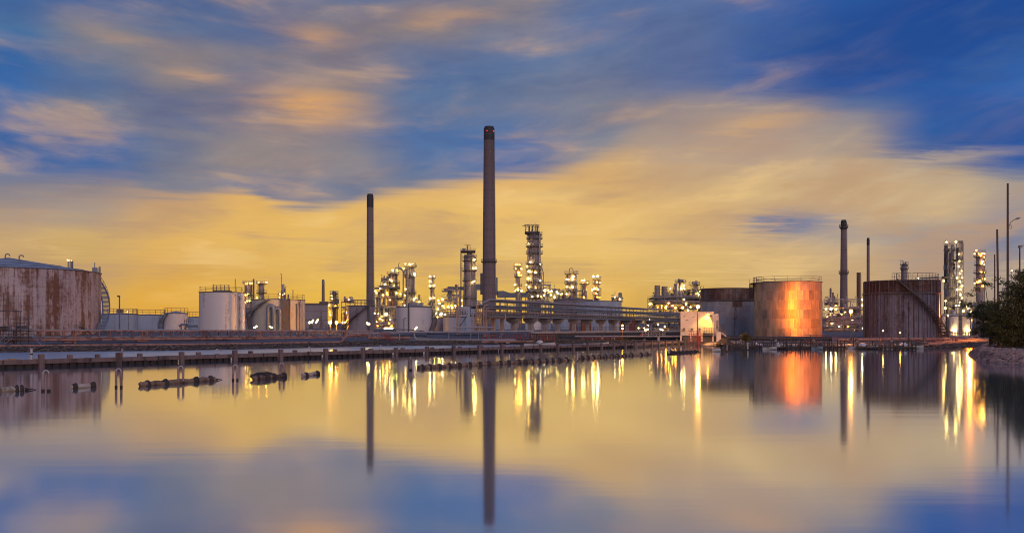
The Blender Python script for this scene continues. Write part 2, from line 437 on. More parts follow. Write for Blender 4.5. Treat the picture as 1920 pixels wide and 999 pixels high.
M['rust_band'] = surf('rusted_band_steel', (0.125,0.065,0.05), 0.7, 0, .4, .8, .06, (0.30,0.25,0.25), .34, 1.2, rnd=.25)
M['roof_grey'] = surf('tank_roof_paint', (0.42,0.42,0.46), 0.6, 0, .15, .4, 1.0)
M['concrete'] = surf('stack_concrete', (0.225,0.17,0.165), 0.85, 0, .16, .25, .08, (0.20,0.155,0.15), .25, .5, top_soot=(95, 215, (0.13,0.105,0.11)))
M['joint'] = surf('dark_concrete_joint', (0.15,0.12,0.12), 0.9, 0, .2, 1, .3)
M['concrete_b'] = surf('slim_stack_concrete', (0.21,0.165,0.17), 0.85, 0, .12, .25, .08, (0.19,0.15,0.15), .2, .5)
M['black'] = surf('black_stack_band', (0.045,0.045,0.055), 0.7, 0, .3, .4, .1)
M['jetty'] = surf('pinkish_grey_concrete', (0.24,0.165,0.155), 0.85, 0, .2, .8, .25, (0.15,0.10,0.09), .34, 1.2, rnd=.08)
M['jetty_wet'] = surf('wet_stained_timber', (0.035,0.022,0.018), 0.6, 0, .4, 1.5, .3)
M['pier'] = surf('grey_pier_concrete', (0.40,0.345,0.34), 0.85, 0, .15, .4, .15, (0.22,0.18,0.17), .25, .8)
M['steel'] = surf('galvanised_steel', (0.25,0.26,0.30), 0.5, 0.35, .2, 1.2, .5, RUST, .12, 1.0)
M['steel_dark'] = surf('dark_grey_steel', (0.11,0.105,0.12), 0.6, 0.2, .3, 1.2, .5, RUST, .2, 1.0)
M['steel_blue'] = surf('blue_grey_steel', (0.20,0.24,0.32), 0.5, 0.25, .2, 1.2, .5, RUST, .1, 1.0)
M['steel_pink'] = surf('red_oxide_steel', (0.47,0.22,0.155), 0.6, 0.1, .25, .8, .5, (0.20,0.08,0.05), .4, 1.0)
M['steel_red'] = surf('red_painted_steel', (0.34,0.065,0.05), 0.55, 0.0, .25, 1.2, .5)
M['vessel'] = surf('vessel_cladding', (0.33,0.275,0.265), 0.5, 0.3, .2, .5, .12, (0.22,0.13,0.09), .3, .7)
M['vessel_brown'] = surf('brown_vessel_steel', (0.26,0.175,0.14), 0.6, 0.15, .25, .5, .12, (0.13,0.07,0.05), .35, .7)
M['pipe'] = surf('pipe_lagging', (0.40,0.355,0.365), 0.45, 0.3, .15, .8, 1, RUST, .12, .8)
M['pipe_pink'] = surf('rusty_pink_pipe', (0.45,0.23,0.18), 0.6, 0.05, .22, .8, 1, (0.22,0.09,0.06), .35, .8)
M['pipe_copper'] = surf('tan_pipe_lagging', (0.50,0.33,0.25), 0.5, 0.15, .18, .8, .4, (0.24,0.12,0.08), .25, .8)
M['pipe_black'] = surf('black_rubber_pipe', (0.04,0.04,0.05), 0.5, 0, .3, 1, 1)
M['wall_white'] = surf('white_rendered_wall', (0.74,0.64,0.62), 0.8, 0, .07, .4, .2, (0.45,0.38,0.35), .14, .9, bump=.06)
M['boom'] = surf('brown_boom_fabric', (0.31,0.20,0.135), 0.75, 0, .35, 1.4, 1, (0.09,0.055,0.04), .45, 2)
M['boom_pale'] = surf('bleached_boom_fabric', (0.56,0.46,0.37), 0.75, 0, .3, 1.4, 1, (0.15,0.09,0.06), .4, 2)
M['boom_dark'] = surf('dark_boom_collar', (0.06,0.042,0.034), 0.7, 0, .4, 1.4, 1)
M['yellow'] = surf('yellow_hose', (0.48,0.22,0.03), 0.6, 0, .25, 1.4, 1)
M['post_pink'] = surf('weathered_pink_post', (0.46,0.31,0.29), 0.7, 0, .2, 2, .3, (0.12,0.06,0.05), .4, 2)
M['post_white'] = surf('white_painted_post', (0.62,0.58,0.56), 0.6, 0, .15, 2, .3, (0.2,0.15,0.12), .25, 2)
M['boat_white'] = surf('white_boat_hull', (0.66,0.64,0.66), 0.4, 0, .1, 1, 1, (0.3,0.25,0.22), .2, 1.5)
M['timber'] = surf('weathered_timber', (0.10,0.075,0.06), 0.8, 0, .3, 1.5, .5)
M['wood_pole'] = surf('weathered_utility_pole', (0.15,0.105,0.085), 0.8, 0, .25, 2, .1)
M['lamp_case'] = surf('lamp_housing', (0.22,0.22,0.24), 0.4, 0.5, .1, 2, 1)
M['stone'] = surf('revetment_stone', (0.46,0.28,0.22), 0.85, 0, .3, .9, 1, (0.12,0.10,0.09), .35, 1.4)
M['bank_rubble'] = surf('broken_bank_stone', (0.13,0.10,0.09), 0.9, 0, .45, 1.2, 1)
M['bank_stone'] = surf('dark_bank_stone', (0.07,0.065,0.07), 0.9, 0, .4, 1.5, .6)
M['bark'] = surf('tree_bark', (0.085,0.062,0.05), 0.9, 0, .3, 2, .4)
M['orange'] = surf('orange_painted_cabin', (0.52,0.20,0.07), 0.6, 0, .2, 1, .4)
M['sand'] = surf('pale_sand_heap', (0.40,0.33,0.27), 0.9, 0, .2, .8, 1)
M['g_warm'] = glow('lamp_warm', (1.0,0.58,0.08), 85)
M['g_white'] = glow('lamp_white', (1.0,0.68,0.17), 95)
M['g_orange'] = glow('lamp_orange', (1.0,0.40,0.035), 85)
M['g_sodium'] = glow('lamp_sodium', (1.0,0.36,0.035), 1500)
M['g_sodium_b'] = glow('lamp_sodium_dim', (1.0,0.42,0.05), 2000)
M['g_flood'] = glow('lamp_flood', (1.0,0.74,0.24), 70)
M['g_cool'] = glow('lamp_cool', (1.0,0.84,0.40), 90)
M['g_green'] = glow('lamp_green', (0.80,0.80,0.12), 70)
M['g_sodium_c'] = glow('lamp_sodium_bright', (1.0,0.40,0.045), 2800)
M['g_red'] = glow('lamp_red', (1.0,0.03,0.01), 2.5)
M['flame'] = glow('flame', (1.0,0.42,0.10), 9)
M['window_lit'] = glow('lit_window', (1.0,0.72,0.25), 1.6)

def leafmat(name, c1, c2):
    m, t, b = mat_new(name)
    geo = t.node('ShaderNodeNewGeometry')
    n = t.noise(geo.outputs['Position'], 1.1, 4, 0.6)
    t.l.new(t.ramp(n, [(.3, c1), (.7, c2)]), b.inputs['Base Color'])
    b.inputs['Roughness'].default_value = .65; b.inputs['Specular IOR Level'].default_value = .2
    return m
M['leaf'] = leafmat('tree_leaves', (0.055,0.070,0.024), (0.125,0.130,0.045))
M['leaf_olive'] = leafmat('olive_tree_leaves', (0.075,0.066,0.020), (0.185,0.150,0.048))
M['bank_grass'] = leafmat('bank_grass_blades', (0.05,0.05,0.02), (0.15,0.12,0.05))
M['leaf_shrub'] = leafmat('shrub_leaves', (0.10,0.085,0.02), (0.19,0.16,0.04))

# dull rippled cladding: every sheet catches the lamps at its own angle
m, t, b = mat_new('rippled_metal_cladding'); M['tank_metal'] = m
geo = t.node('ShaderNodeNewGeometry'); oi = t.node('ShaderNodeObjectInfo')
of = t.node('ShaderNodeCombineXYZ', inp={0: t.m('MULTIPLY', oi.outputs['Random'], 31.0), 1: t.m('MULTIPLY', oi.outputs['Random'], 17.0), 2: 0.0})
ps = t.node('ShaderNodeVectorMath', operation='ADD', inp={0: geo.outputs['Position'], 1: of.outputs[0]})
mp = t.node('ShaderNodeMapping', inp={0: ps.outputs[0]}); mp.inputs['Scale'].default_value = (1, 1, .35)
q1 = t.noise(mp.outputs[0], .55, 5, .6, .5); q2 = t.noise(geo.outputs['Position'], .22, 4, .6, .3)
mp2 = t.node('ShaderNodeMapping', inp={0: geo.outputs['Position']}); mp2.inputs['Scale'].default_value = (1, 1, .06)
q3 = t.noise(mp2.outputs[0], 1.3, 5, .65)
qs = t.m('ADD', t.m('ADD', t.m('MULTIPLY', q1, .4), t.m('MULTIPLY', q2, .35)), t.m('MULTIPLY', q3, .25))
c = t.ramp(qs, [(.34, (.13,.115,.115)), (.47, (.30,.235,.20)), (.58, (.46,.335,.22)), (.72, (.34,.26,.21))])
rr = t.m('ADD', .72, t.m('MULTIPLY', oi.outputs['Random'], .56)); cc = t.node('ShaderNodeCombineXYZ', inp={0: rr, 1: rr, 2: rr})
t.l.new(t.mix(1.0, c, cc.outputs[0], 'MULTIPLY'), b.inputs['Base Color']); b.inputs['Metallic'].default_value = .45
t.l.new(t.m('ADD', .32, t.m('MULTIPLY', q1, .3)), b.inputs['Roughness'])
bp = t.node('ShaderNodeBump', inp={'Strength': .55, 'Distance': .5, 'Height': t.m('ADD', t.m('MULTIPLY', q1, .7), t.m('MULTIPLY', q3, .3))}); t.l.new(bp.outputs[0], b.inputs['Normal'])
# earth
m, t, b = mat_new('bank_earth'); M['earth'] = m
geo = t.node('ShaderNodeNewGeometry')
e1 = t.noise(geo.outputs['Position'], 0.35, 6, 0.65); e2 = t.noise(geo.outputs['Position'], 2.5, 4, 0.6)
c = t.ramp(t.m('ADD', t.m('MULTIPLY', e1, .6), t.m('MULTIPLY', e2, .4)), [(.34, (0.035,0.024,0.020)), (.5, (0.085,0.058,0.045)), (.58, (0.07,0.062,0.03)), (.72, (0.17,0.125,0.10))])
t.l.new(c, b.inputs['Base Color']); b.inputs['Roughness'].default_value = .9
bp = t.node('ShaderNodeBump', inp={'Strength': .5, 'Distance': .3, 'Height': e2}); t.l.new(bp.outputs[0], b.inputs['Normal'])

M['yard'] = surf('pale_gravel_yard', (0.13,0.125,0.145), 0.9, 0, .25, .3, 1, (0.10,0.085,0.08), .3, .2)
# calm harbour water, smoothed by the long exposure: a rough mirror over murky blue-green water
m = bpy.data.materials.new('harbour_water'); m.use_nodes = True; M['water'] = m
t = NT(m.node_tree); t.n.clear()
geo = t.node('ShaderNodeNewGeometry')
mp = t.node('ShaderNodeMapping', inp={0: geo.outputs['Position']}); mp.inputs['Scale'].default_value = (0.22, 1.0, 1)
wn = t.noise(mp.outputs[0], 0.55, 3, 0.5)
wl = t.noise(geo.outputs['Position'], 0.035, 3, 0.5)
bp = t.node('ShaderNodeBump', inp={'Strength': 0.011, 'Distance': 0.3, 'Height': wn})
sp_ = t.node('ShaderNodeSeparateXYZ', inp={0: geo.outputs['Position']})
lee = t.m('ADD', t.m('MULTIPLY', t.m('ADD', sp_.outputs[0], 45.0), -0.7018), t.m('MULTIPLY', t.m('SUBTRACT', sp_.outputs[1], 75.0), 0.7124))
ruf = t.m('MULTIPLY', t.smooth(lee, 1.0, 3.5), t.smooth(sp_.outputs[0], 22.0, 12.0))     # wind-ruffled strip behind the jetty
rg = t.m('ADD', t.m('ADD', 0.050, t.m('MULTIPLY', wl, 0.045)), t.m('MULTIPLY', ruf, 0.22))
gl = t.node('ShaderNodeBsdfAnisotropic', distribution='GGX')
gl.inputs['Color'].default_value = (0.93, 0.95, 0.98, 1)
t.l.new(rg, gl.inputs['Roughness']); t.l.new(bp.outputs[0], gl.inputs['Normal'])
df = t.node('ShaderNodeBsdfDiffuse', inp={0: (0.09, 0.21, 0.28, 1)})
lw = t.node('ShaderNodeLayerWeight', inp={0: 0.5})
fac = t.m('ADD', 0.82, t.m('MULTIPLY', t.m('POWER', lw.outputs['Facing'], 3.0), 0.12))
mx = t.node('ShaderNodeMixShader', inp={0: fac, 1: df.outputs[0], 2: gl.outputs[0]})
t.node('ShaderNodeOutputMaterial', inp={0: mx.outputs[0]})
# ------------------------------------------------------------------ ground and water
MB().box(-9000, -400, -0.02, 9000, 12000, 0.0).build('water', M['water'], kind='structure', smooth=False)
SHORE = [(-2500,60),(-1200,84),(-500,104),(0,114),(150,118),(300,121),(500,130),(700,145),(900,154),(1100,160),(1280,159),(1330,150),(1380,140),(1420,132),(1560,131),(1740,132),(1800,136),(1900,142),(2200,150),(3200,150),(4500,150)]
def interp(tab, x):
    if x <= tab[0][0]: return tab[0][1]
    for (a, b), (c2, d2) in zip(tab[:-1], tab[1:]):
        if x <= c2: return b + (d2 - b) * (x - a) / (c2 - a)
    return tab[-1][1]
BANK = [(-2500,.7),(0,.62),(700,.58),(1150,.65),(1300,.42),(1400,.32),(1740,.34),(1850,.9),(4500,.9)]
FLAT = [(-2500,2.0),(700,2.0),(950,1.7),(1200,1.2),(4500,1.2)]
def gz(px, D):
    s = interp(SHORE, px); zb = interp(BANK, px); zf = interp(FLAT, px)
    t = D - s
    if t < 0: return -.8
    if t < 3.0: return -0.4 + (zb + .4) * t / 3.0
    if t < 12: return zb + .1 * (t - 3) / 9
    z0 = zb + .1; e = 184 - s
    if D < 184: return z0 + (zf - z0) * ((t - 12) / max(e - 12, 1)) ** 1.0
    return zf
def ground_at(p): return gz(CX + F * p[0] / p[1], p[1])
random.seed(3)
pxs = [-2500,-1800,-1200,-800,-500] + list(range(-200, 2121, 20)) + [2300,2700,3300,4500]
mb = MB(); rows = []
for px in pxs:
    s = interp(SHORE, px) + random.uniform(-.5, .5)
    Ds = [s-1, s+.5, s+1.5, s+3, s+5, s+8, s+12, s+18, s+26, 184, 200, 260, 400, 900, 2500, 9000]
    rows.append([((px-CX)/F*D_, D_, gz(px, D_) + (random.uniform(-.1,.1) if 0 < D_-s < 26 else 0)) for D_ in Ds])
vs = [p for r in rows for p in r]; nr = len(rows[0]); fs = []
for i in range(len(rows)-1):
    for j in range(nr-1):
        fs.append((i*nr+j, (i+1)*nr+j, (i+1)*nr+j+1, i*nr+j+1))
mb.add(vs, fs)
gd = mb.build('ground', M['earth'], kind='structure'); gd.data.materials.append(M['yard'])
for k_, poly in enumerate(gd.data.polygons):
    if k_ % (nr-1) >= 5: poly.material_index = 1

# loose stone along the water's edge and rough grass on the bank top
random.seed(19); mb = MB(); gr_ = MB()
for k in range(2600):
    px = random.uniform(-120, 1830); s = interp(SHORE, px); D_ = s + random.uniform(.2, 3.6)
    r = random.uniform(.09,.26); mb.ico(((px-CX)/F*D_, D_, gz(px,D_)+r*.2), r, 0, (random.uniform(.9,1.6),random.uniform(.8,1.4),random.uniform(.5,.9)))
mb.build('bank_rubble', M['bank_rubble'], smooth=False, kind='stuff', label='dark broken stone along the foot of the bank')
for k in range(2600):
    px = random.uniform(-120, 1200); s = interp(SHORE, px); D_ = s + random.choice([random.gauss(4.2,.7), random.uniform(4,11)])
    if random.random() > .35 + .65*abs(sin(px*.021)+.6*sin(px*.057+1)): continue
    x, z = (px-CX)/F*D_, gz(px,D_); h_ = random.uniform(.12,.42)
    for j in range(5):
        a, b_ = random.uniform(-.22,.22), random.uniform(-.2,.2); gr_.add([(x+a-.025,D_+b_,z-.03),(x+a+.025,D_+b_,z-.03),(x+a*1.7+random.uniform(-.1,.1),D_+b_*1.5,z+h_*random.uniform(.6,1))],[(0,1,2)])
gr_.build('grass', M['bank_grass'], smooth=False, kind='stuff', label='rough dry grass tufts on the top of the bank')
# ------------------------------------------------------------------ concrete jetty
JA, JB = Vector((-45.0, 75.0, 0)), Vector((20.0, 139.0, 0))
def on_line(A, B, px):
    k = (px - CX) / F
    t = (k*A.y - A.x) / ((B.x - A.x) - k*(B.y - A.y))
    return A + (B - A) * t
jd = (JB - JA).normalized(); jn = Vector((-jd.y, jd.x, 0))           # along the jetty, and away from the camera
jang = atan2(jd.y, jd.x)
jt = thing('jetty', 'long low concrete jetty on squared piles running across the water to the far bank', 'jetty', JA, jang)
front = [-120, 77, 222, 340, 440, 526, 610, 680, 742, 800, 850, 898, 940, 978, 1013, 1045, 1074, 1101, 1127, 1150, 1172, 1190]
pos = [(on_line(JA, JB, p) - JA).dot(jd) for p in front]
pile = MB().box(-.21,-.25,-.9,.21,.25,1.16).mesh('pile', M['jetty'])
pile_b = MB().box(-.2,-.2,-.9,.2,.2,1.06).mesh('back_pile', M['jetty'])
random.seed(5)
for i_, x in enumerate(pos):
    k_ = 1 - .25*max(0, x/pos[-1]); put('pile', pile, jt, (x, -.05, random.uniform(-.05,.03)), (0,0,random.uniform(-.03,.03)), (k_,k_,(.68+.48*(1-.6*max(0,x/pos[-1])))/1.16))
for a, b in zip(pos[:-1], pos[1:]):
    j = a + (b - a) * .62
    for u, v in ((a, j), (j, b)):
        MB().box(u+.03, 0, .30, v-.03, .95, .68 + random.uniform(-.015,.015)).build('deck_slab', M['jetty'], jt)
    sk = MB(); x = a + .3
    while x < b - .4:
        sk.box(x, .12, -.5, x+.5, .8, .302); x += .72
    sk.build('fender_timber', M['jetty_wet'], jt)
    MB().box(a+.3, .3, -.4, b-.3, .6, .298).build('wale', M['jetty_wet'], jt)
    MB().box(j-.035, -.06, .1, j+.035, .0, .72).build('joint_strap', M['black'], jt)
for p in [-60, 131, 183, 262, 372, 470, 553, 628, 695, 755, 810, 862, 904, 945]:
    q = on_line(JA + jn*1.6, JB + jn*1.6, p); x = (q - JA).dot(jd)
    put('back_pile', pile_b, jt, (x, 1.6, -.06), None, (1,1,1-.28*max(0,x/pos[-1])))
    MB().box(x-.12, .96, .36, x+.12, 1.33, .56).build('cross_beam', M['jetty'], jt)
# bend at the far end towards the bank
e = W(1284, 645, 160) - Vector((20.0,139.4,0)); e.z = 0; L = e.length; ed_ = e.normalized()
ang2 = atan2(e.y, e.x) - jang; b0 = (Vector((20.0,139.4,0)) - JA); b0 = Vector((b0.dot(jd), b0.dot(jn), 0)); e2 = Vector((cos(ang2), sin(ang2), 0))
for k in range(8):
    x = .8 + (L-.8)*k/7; q = b0 + e2*x; put('pile', pile, jt, (q.x, q.y, -.1), (0,0,ang2), (.75,.75,.74))
    if k < 7:
        q = b0 + e2*(x+.3); o_ = MB().box(0, .02, .3, (L-.8)/7-.6, .8, .62).build('deck_slab', M['jetty'], jt, (q.x,q.y,0)); o_.rotation_euler = (0,0,ang2)
# hooped mooring post on the jetty, slim post with a yellow-lit tip, hose behind the jetty
def hooped(px, D, zt, gap, r, label, matn='post_pink', single=False, zb=-.6, cat='mooring post', group='hooped mooring posts standing in the water'):
    p = W(px, 0, D); t = thing('mooring_post', label, cat, (p.x, p.y, zb), 0, group)
    for s in ((-1, 1) if not single else (0,)):
        MB().tube([(s*gap, 0, 0), (s*gap, 0, zt-zb)], r, 10).build('post', M[matn], t)
        MB().tube([(s*gap, 0, .25), (s*gap, 0, .72)], r*1.12, 10).build('weed_band', M['jetty_wet'], t)
    if single: MB().ico((0,0,zt-zb), r*1.1, 1).build('cap', M[matn], t)
    else:
        MB().tube([(-gap*cos(a), 0, zt-zb-.03+gap*1.1*sin(a)) for a in [pi*i/10 for i in range(11)]], r*.45, 6).build('hoop', M['post_white'], t)
    return t
hooped(86, DW(733), 1.06, .17, .085, 'hooped twin mooring post in the water between two boom floats, below the rusty tank')
hooped(222.5, DW(726), 1.02, .16, .075, 'hooped twin mooring post in open water below the jetty pile with the rounded post')
hooped(339, DW(718), .98, .16, .075, 'hooped twin mooring post standing against the long brown boom')
hooped(441, DW(713), .96, .15, .075, 'hooped twin mooring post between the long brown boom and the looped boom')
hooped(528, DW(707), .92, .15, .075, 'hooped twin mooring post at the end of the looped boom')
hooped(770, DW(694), .84, .0, .13, 'single pinkish mooring post beside the start of the long collared boom', single=True)
hooped(955, DW(679), .76, .0, .07, 'slim white post behind the long collared boom', 'post_white', True)
hooped(1083, DW(677), .9, .0, .06, 'slim pale post in front of the second collared boom', 'post_white', True)
hooped(1182, DW(663), .55, .0, .07, 'pale post between the second collared boom and the jetty end', 'post_white', True)
hooped(1254, DW(664), .9, .0, .08, 'slim post at the near end of the dark boom before the steel platform', 'post_white', True)
hooped(1313, DW(661), .95, .0, .06, 'slim post under the sodium lamp at the end of the dark boom', 'post_pink', True)
hooped(1363, DW(659), .85, .0, .1, 'post in the water beside the small buoy', 'post_pink', True)
hooped(1402, DW(656), 1.0, .0, .1, 'pale post in the water in front of the lit shrub', 'post_white', True)
q = on_line(JA + jn*.5, JB + jn*.5, 59)
t = thing('jetty_lamp_post', 'short white lamp post on the jetty deck beside the yellow hose', 'lamp post', (q.x,q.y,.68))
MB().tube([(0,0,0),(0,0,.95)], .1, 8).build('post', M['post_white'], t); MB().cyl(.13,.95,1.02,10).build('cap', M['post_white'], t)
MB().cyl(.13,.45,.56,10).build('band', M['jetty_wet'], t)
q = on_line(JA + jn*.1, JB + jn*.1, 229)
t = thing('bollard', 'pale round-topped post standing against a jetty pile', 'bollard', (q.x,q.y,.68))
MB().tube([(0,0,0),(0,0,.72)], .1, 10).build('post', M['post_pink'], t); MB().ico((0,0,.72),.105,1).build('cap', M['post_pink'], t)
for px in (407, 580, 714):
    q = on_line(JA + jn*.6, JB + jn*.6, px)
    t = thing('mooring_ring', {407:'twin hooped mooring ring on the jetty deck before the white tank',580:'hooped mooring ring on the jetty deck before the star-bright lamps',714:'small mooring ring on the jetty deck before the slim stack'}[px], 'mooring ring', (q.x,q.y,.68), jang, 'mooring rings on the jetty')
    MB().tube([(-.15,0,0)] + [(-.15*cos(a),0,.4+.16*sin(a)) for a in [pi*i/8 for i in range(9)]] + [(.15,0,0)], .045, 6).build('ring', M['post_white'], t)
    MB().box(-.25,-.1,0,.25,.1,.05).build('base_plate', M['steel_dark'], t)
t = thing('yellow_hose', 'sagging yellow floating hose laid behind the jetty deck', 'hose', JA, jang)
xa = [(on_line(JA+jn*1.25, JB+jn*1.25, p)-JA).dot(jd) for p in (-90, 168)]
n = 26; pts = [(xa[0]+(xa[1]-xa[0])*i/n, 1.22+.05*sin(i*2.1), .66+.05*sin(i*1.3)-.006*i) for i in range(n+1)]
MB().tube(pts, .125, 8).build('hose', M['yellow'], t)
for i in range(1, n, 3): MB().tube([pts[i], Vector(pts[i])+Vector((.25,0,.01))], .17, 8).build('flange', M['yellow'], t)

# ------------------------------------------------------------------ floating booms
def boom(label, A, B, collars, r=.26, matn='boom', cw=.34, seed=0, spike=True):
    r *= .74; cw *= .6
    random.seed(seed)
    a, b = W(A[0], 0, DW(A[1])), W(B[0], 0, DW(B[1])); a.z = b.z = 0
    d_ = b - a; L = d_.length; t = thing('floating_boom', label, 'floating boom', a, atan2(d_.y, d_.x), 'brown floating booms on the water')
    cs = sorted(collars); edges = [0.0] + cs + [1.0]
    for u, v in zip(edges[:-1], edges[1:]):
        if v - u < .012: continue
        k = 7; P = []; R = []
        for i in range(k):
            f = i/(k-1); P.append(((u+(v-u)*f)*L, .05*sin(9*(u+(v-u)*f)*L/2+seed), .09+random.uniform(-.02,.02)+.03*sin(i*1.7+u*30)))
            R.append(r*(1.0+random.uniform(-.07,.07))*(.82 if i in (0,k-1) else 1))
        MB().tube(P, R, 10).build('float', M[matn], t)
    for c_ in cs:
        x = c_*L; w2 = cw*random.uniform(.75,1.2)
        q = MB().lathe([(.01,-w2),(r*.95,-w2*.9),(r*1.12,-w2*.2),(r*1.5,w2*.45),(r*1.42,w2*.7),(r*.95,w2*.95),(.01,w2)], 9)
        q.v = [(x + z_*1.0 + random.uniform(-.02,.02), y_*1.05, x_*1.1 + .08 + random.uniform(-.015,.015)) for (x_,y_,z_) in q.v]
        q.build('collar', M['boom_dark'], t)
    if spike: MB().tube([((L-.05),0,.08),(L+.35,0,.06),(L+.7,0,.02)], [r*.7,r*.2,.02], 6).build('end_cone', M['boom_dark'], t)
    MB().box(0,-.02,-.7,L,.02,-.02).build('skirt', M['boom_dark'], t)
    return t
boom('pale boom float cut by the picture edge, with a dark double collar and pointed tip', (-60,738), (44,732), [.86,.95], .25, 'boom_pale', .2, 1)
boom('short pale boom float with pointed ends beside a hooped mooring post', (134,728), (178,725), [.12,.88], .22, 'boom_pale', .3, 2, False)
boom('long brown boom with four dark collars under a hooped mooring post', (262,724), (402,713), [.08,.31,.72,.93], .25, 'boom', .36, 3)
t = boom('dark boom looped back on itself under an orange-brown float', (474,712), (532,707), [.1,.42,.62,.97], .25, 'boom', .4, 4, False)
MB().tube([(.2,.35,.22),(1.,.42,.33),(2.,.4,.3),(2.9,.35,.16)], [.1,.16,.17,.08], 8).build('folded_float', M['boom_dark'], t)
boom('small dark boom float with two dark ends, alone in the yellow reflection', (566,706), (596,702), [.2,.92], .2, 'boom_pale', .42, 5, False)
boom('longest boom, a chain of floats with about seventeen dark collars', (784,691), (1064,676), [.02,.06,.115,.175,.235,.30,.365,.42,.50,.555,.63,.675,.72,.775,.83,.875,.93,.99], .27, 'boom', .33, 6)
boom('second collared boom ending in dark limp floats near the jetty end', (1086,673), (1220,665), [.03,.1,.17,.25,.33,.42,.5,.6,.7,.84,.93], .27, 'boom', .36, 7, False)
boom('dark low boom between two slim posts before the steel platform', (1253,663), (1310,660), [.08,.2,.33,.45,.58,.72,.86], .25, 'boom_dark', .4, 8, False)
p = W(1347, 0, DW(659)); t = thing('buoy', 'small pale buoy with a dark top floating off the white cabin', 'buoy', (p.x,p.y,0))
q = MB().tube([(-.75,0,.12),(-.3,0,.2),(.35,0,.22)], [.16,.22,.26], 8); q.build('float', M['post_white'], t)
MB().lathe([(.01,.05),(.34,.1),(.36,.35),(.2,.62),(.01,.66)],10,(.5,0,0)).build('cap', M['boom_dark'], t)

# ------------------------------------------------------------------ rocky headland with trees
random.seed(11)
EDGE = [(1812,662),(1816,669),(1832,676),(1860,680),(1890,683),(1920,685),(1960,687),(2050,690),(2300,697),(2800,705)]
hp = []
for px, py in EDGE:
    D_ = DW(py); base = Vector(((px-CX)/F*D_, D_, -.5))
    inn = Vector((.55, .84, 0)) if px > 1830 else Vector((.8,.6,0))
    hp.append([base, base+inn*.8+Vector((0,0,.5)), base+inn*4+Vector((0,0,1.35)), base+inn*7+Vector((0,0,1.75)), base+inn*16+Vector((0,0,1.75)), base+inn*45+Vector((0,0,1.6)), base+inn*70+Vector((0,0,.9))])
vs = [p for r in hp for p in r]; nr = 7
fs = [(i*nr+j, (i+1)*nr+j, (i+1)*nr+j+1, i*nr+j+1) for i in range(len(hp)-1) for j in range(nr-1)]
MB().add(vs, fs).build('headland', M['earth'], kind='structure')
def seg_pt(u):
    i = min(int(u), len(hp)-2); f = u - i
    return [hp[i][j]*(1-f) + hp[i+1][j]*f for j in range(nr)]
mb = MB()
for k in range(2300):
    r = seg_pt(random.uniform(0, 7.99)); f = random.random()**.9*2.9; j = int(f); g = f - j
    p = r[j]*(1-g) + r[j+1]*g; s_ = random.uniform(.11,.27)
    o = len(mb.v); mb.ico(p + Vector((0,0,s_*.15)), s_, 0, (random.uniform(.8,1.4), random.uniform(.8,1.3), random.uniform(.55,.9)))
    c0 = Vector(p); a = random.uniform(0, 6.28); ca, sa = cos(a), sin(a)
    for q in range(o, len(mb.v)):
        v = Vector(mb.v[q]) - c0; v = Vector((v.x*ca - v.y*sa, v.x*sa + v.y*ca, v.z + v.x*random.uniform(-.1,.1)))*random.uniform(.86,1.1); mb.v[q] = tuple(c0 + v)
mb.build('revetment_stones', M['stone'], smooth=False, kind='stuff', label='rough grey-pink stones covering the slope of the headland')

def leafy(name, label, cat, base, blobs, trunks, nleaf, size, mat, seed, group=None):
    """Crown of small leaf faces clustered along twigs inside a set of ellipsoids; trunk with limbs reaching into them."""
    random.seed(seed); t = thing(name, label, cat, base, 0, group)
    tr = MB()
    tr.tube(trunks[0][0], trunks[0][1], 8); tr.build('trunk', M['bark'], t)
    for pts, rr in trunks[1:]: MB().tube(pts, rr, 6).build('limb', M['bark'], t)
    V, Fc = [], []; tot = sum(b[3]*b[4]*b[5] for b in blobs)
    for (cx_, cy_, cz_, rx, ry, rz) in blobs:
        n = int(nleaf * rx*ry*rz / tot); ncl = max(6, n // 16)
        for c_ in range(ncl):
            while True:
                u = Vector((random.uniform(-1,1), random.uniform(-1,1), random.uniform(-1,1)))
                if .25 < u.length < 1 and random.random() < .25 + .75*u.length: break
            rag = random.uniform(.86, 1.12)
            c0 = Vector((cx_+u.x*rx*rag, cy_+u.y*ry*rag, cz_+u.z*rz*rag)); sp = random.uniform(.7,1.5)*size*2.6
            for k in range(16):
                p = c0 + Vector((random.gauss(0,sp*.55), random.gauss(0,sp*.55), random.gauss(0,sp*.28)))
                nrm_ = Vector((random.gauss(0,.6), random.gauss(0,.6), random.uniform(.2,1))).normalized()
                a_ = nrm_.cross(Vector((random.gauss(0,1),random.gauss(0,1),random.gauss(0,.3)))).normalized(); b_ = nrm_.cross(a_)
                l = size*random.uniform(.6,1.2); wd = l*.42; o = len(V)
                V += [tuple(p - a_*l), tuple(p + b_*wd), tuple(p + a_*l), tuple(p - b_*wd)]; Fc.append((o,o+1,o+2,o+3))
    MB().add(V, Fc).build('crown', mat, t, smooth=False)
    return t
def tree_at(name, label, px, D, zb, blobs_px, nleaf, size, mat, seed, group='trees on the headland'):
    """blobs in photograph measures (px offset, row, half-width, half-height, depth offset in m, depth half-extent in m) at depth D."""
    s = D / F; base = W(px, 0, D); base.z = zb
    bl = [(dx*s, dy, ZP(py,D)-zb, rx*s, ry_, rz*s) for (dx, py, rx, rz, dy, ry_) in blobs_px]
    top = max(b[2] for b in bl)
    tk = [([(0,0,-.3),(.1,.05,top*.22),(-.05,0,top*.5)], [.26,.2,.13])]
    for b in bl[:14]: tk.append(([(0,0,top*.2),(b[0]*.5,b[1]*.5,b[2]*.6),(b[0],b[1],b[2])], [.12,.07,.02]))
    return leafy(name, label, 'tree', base, bl, tk, nleaf, size, mat, seed, group)
R_ = random.Random(77)
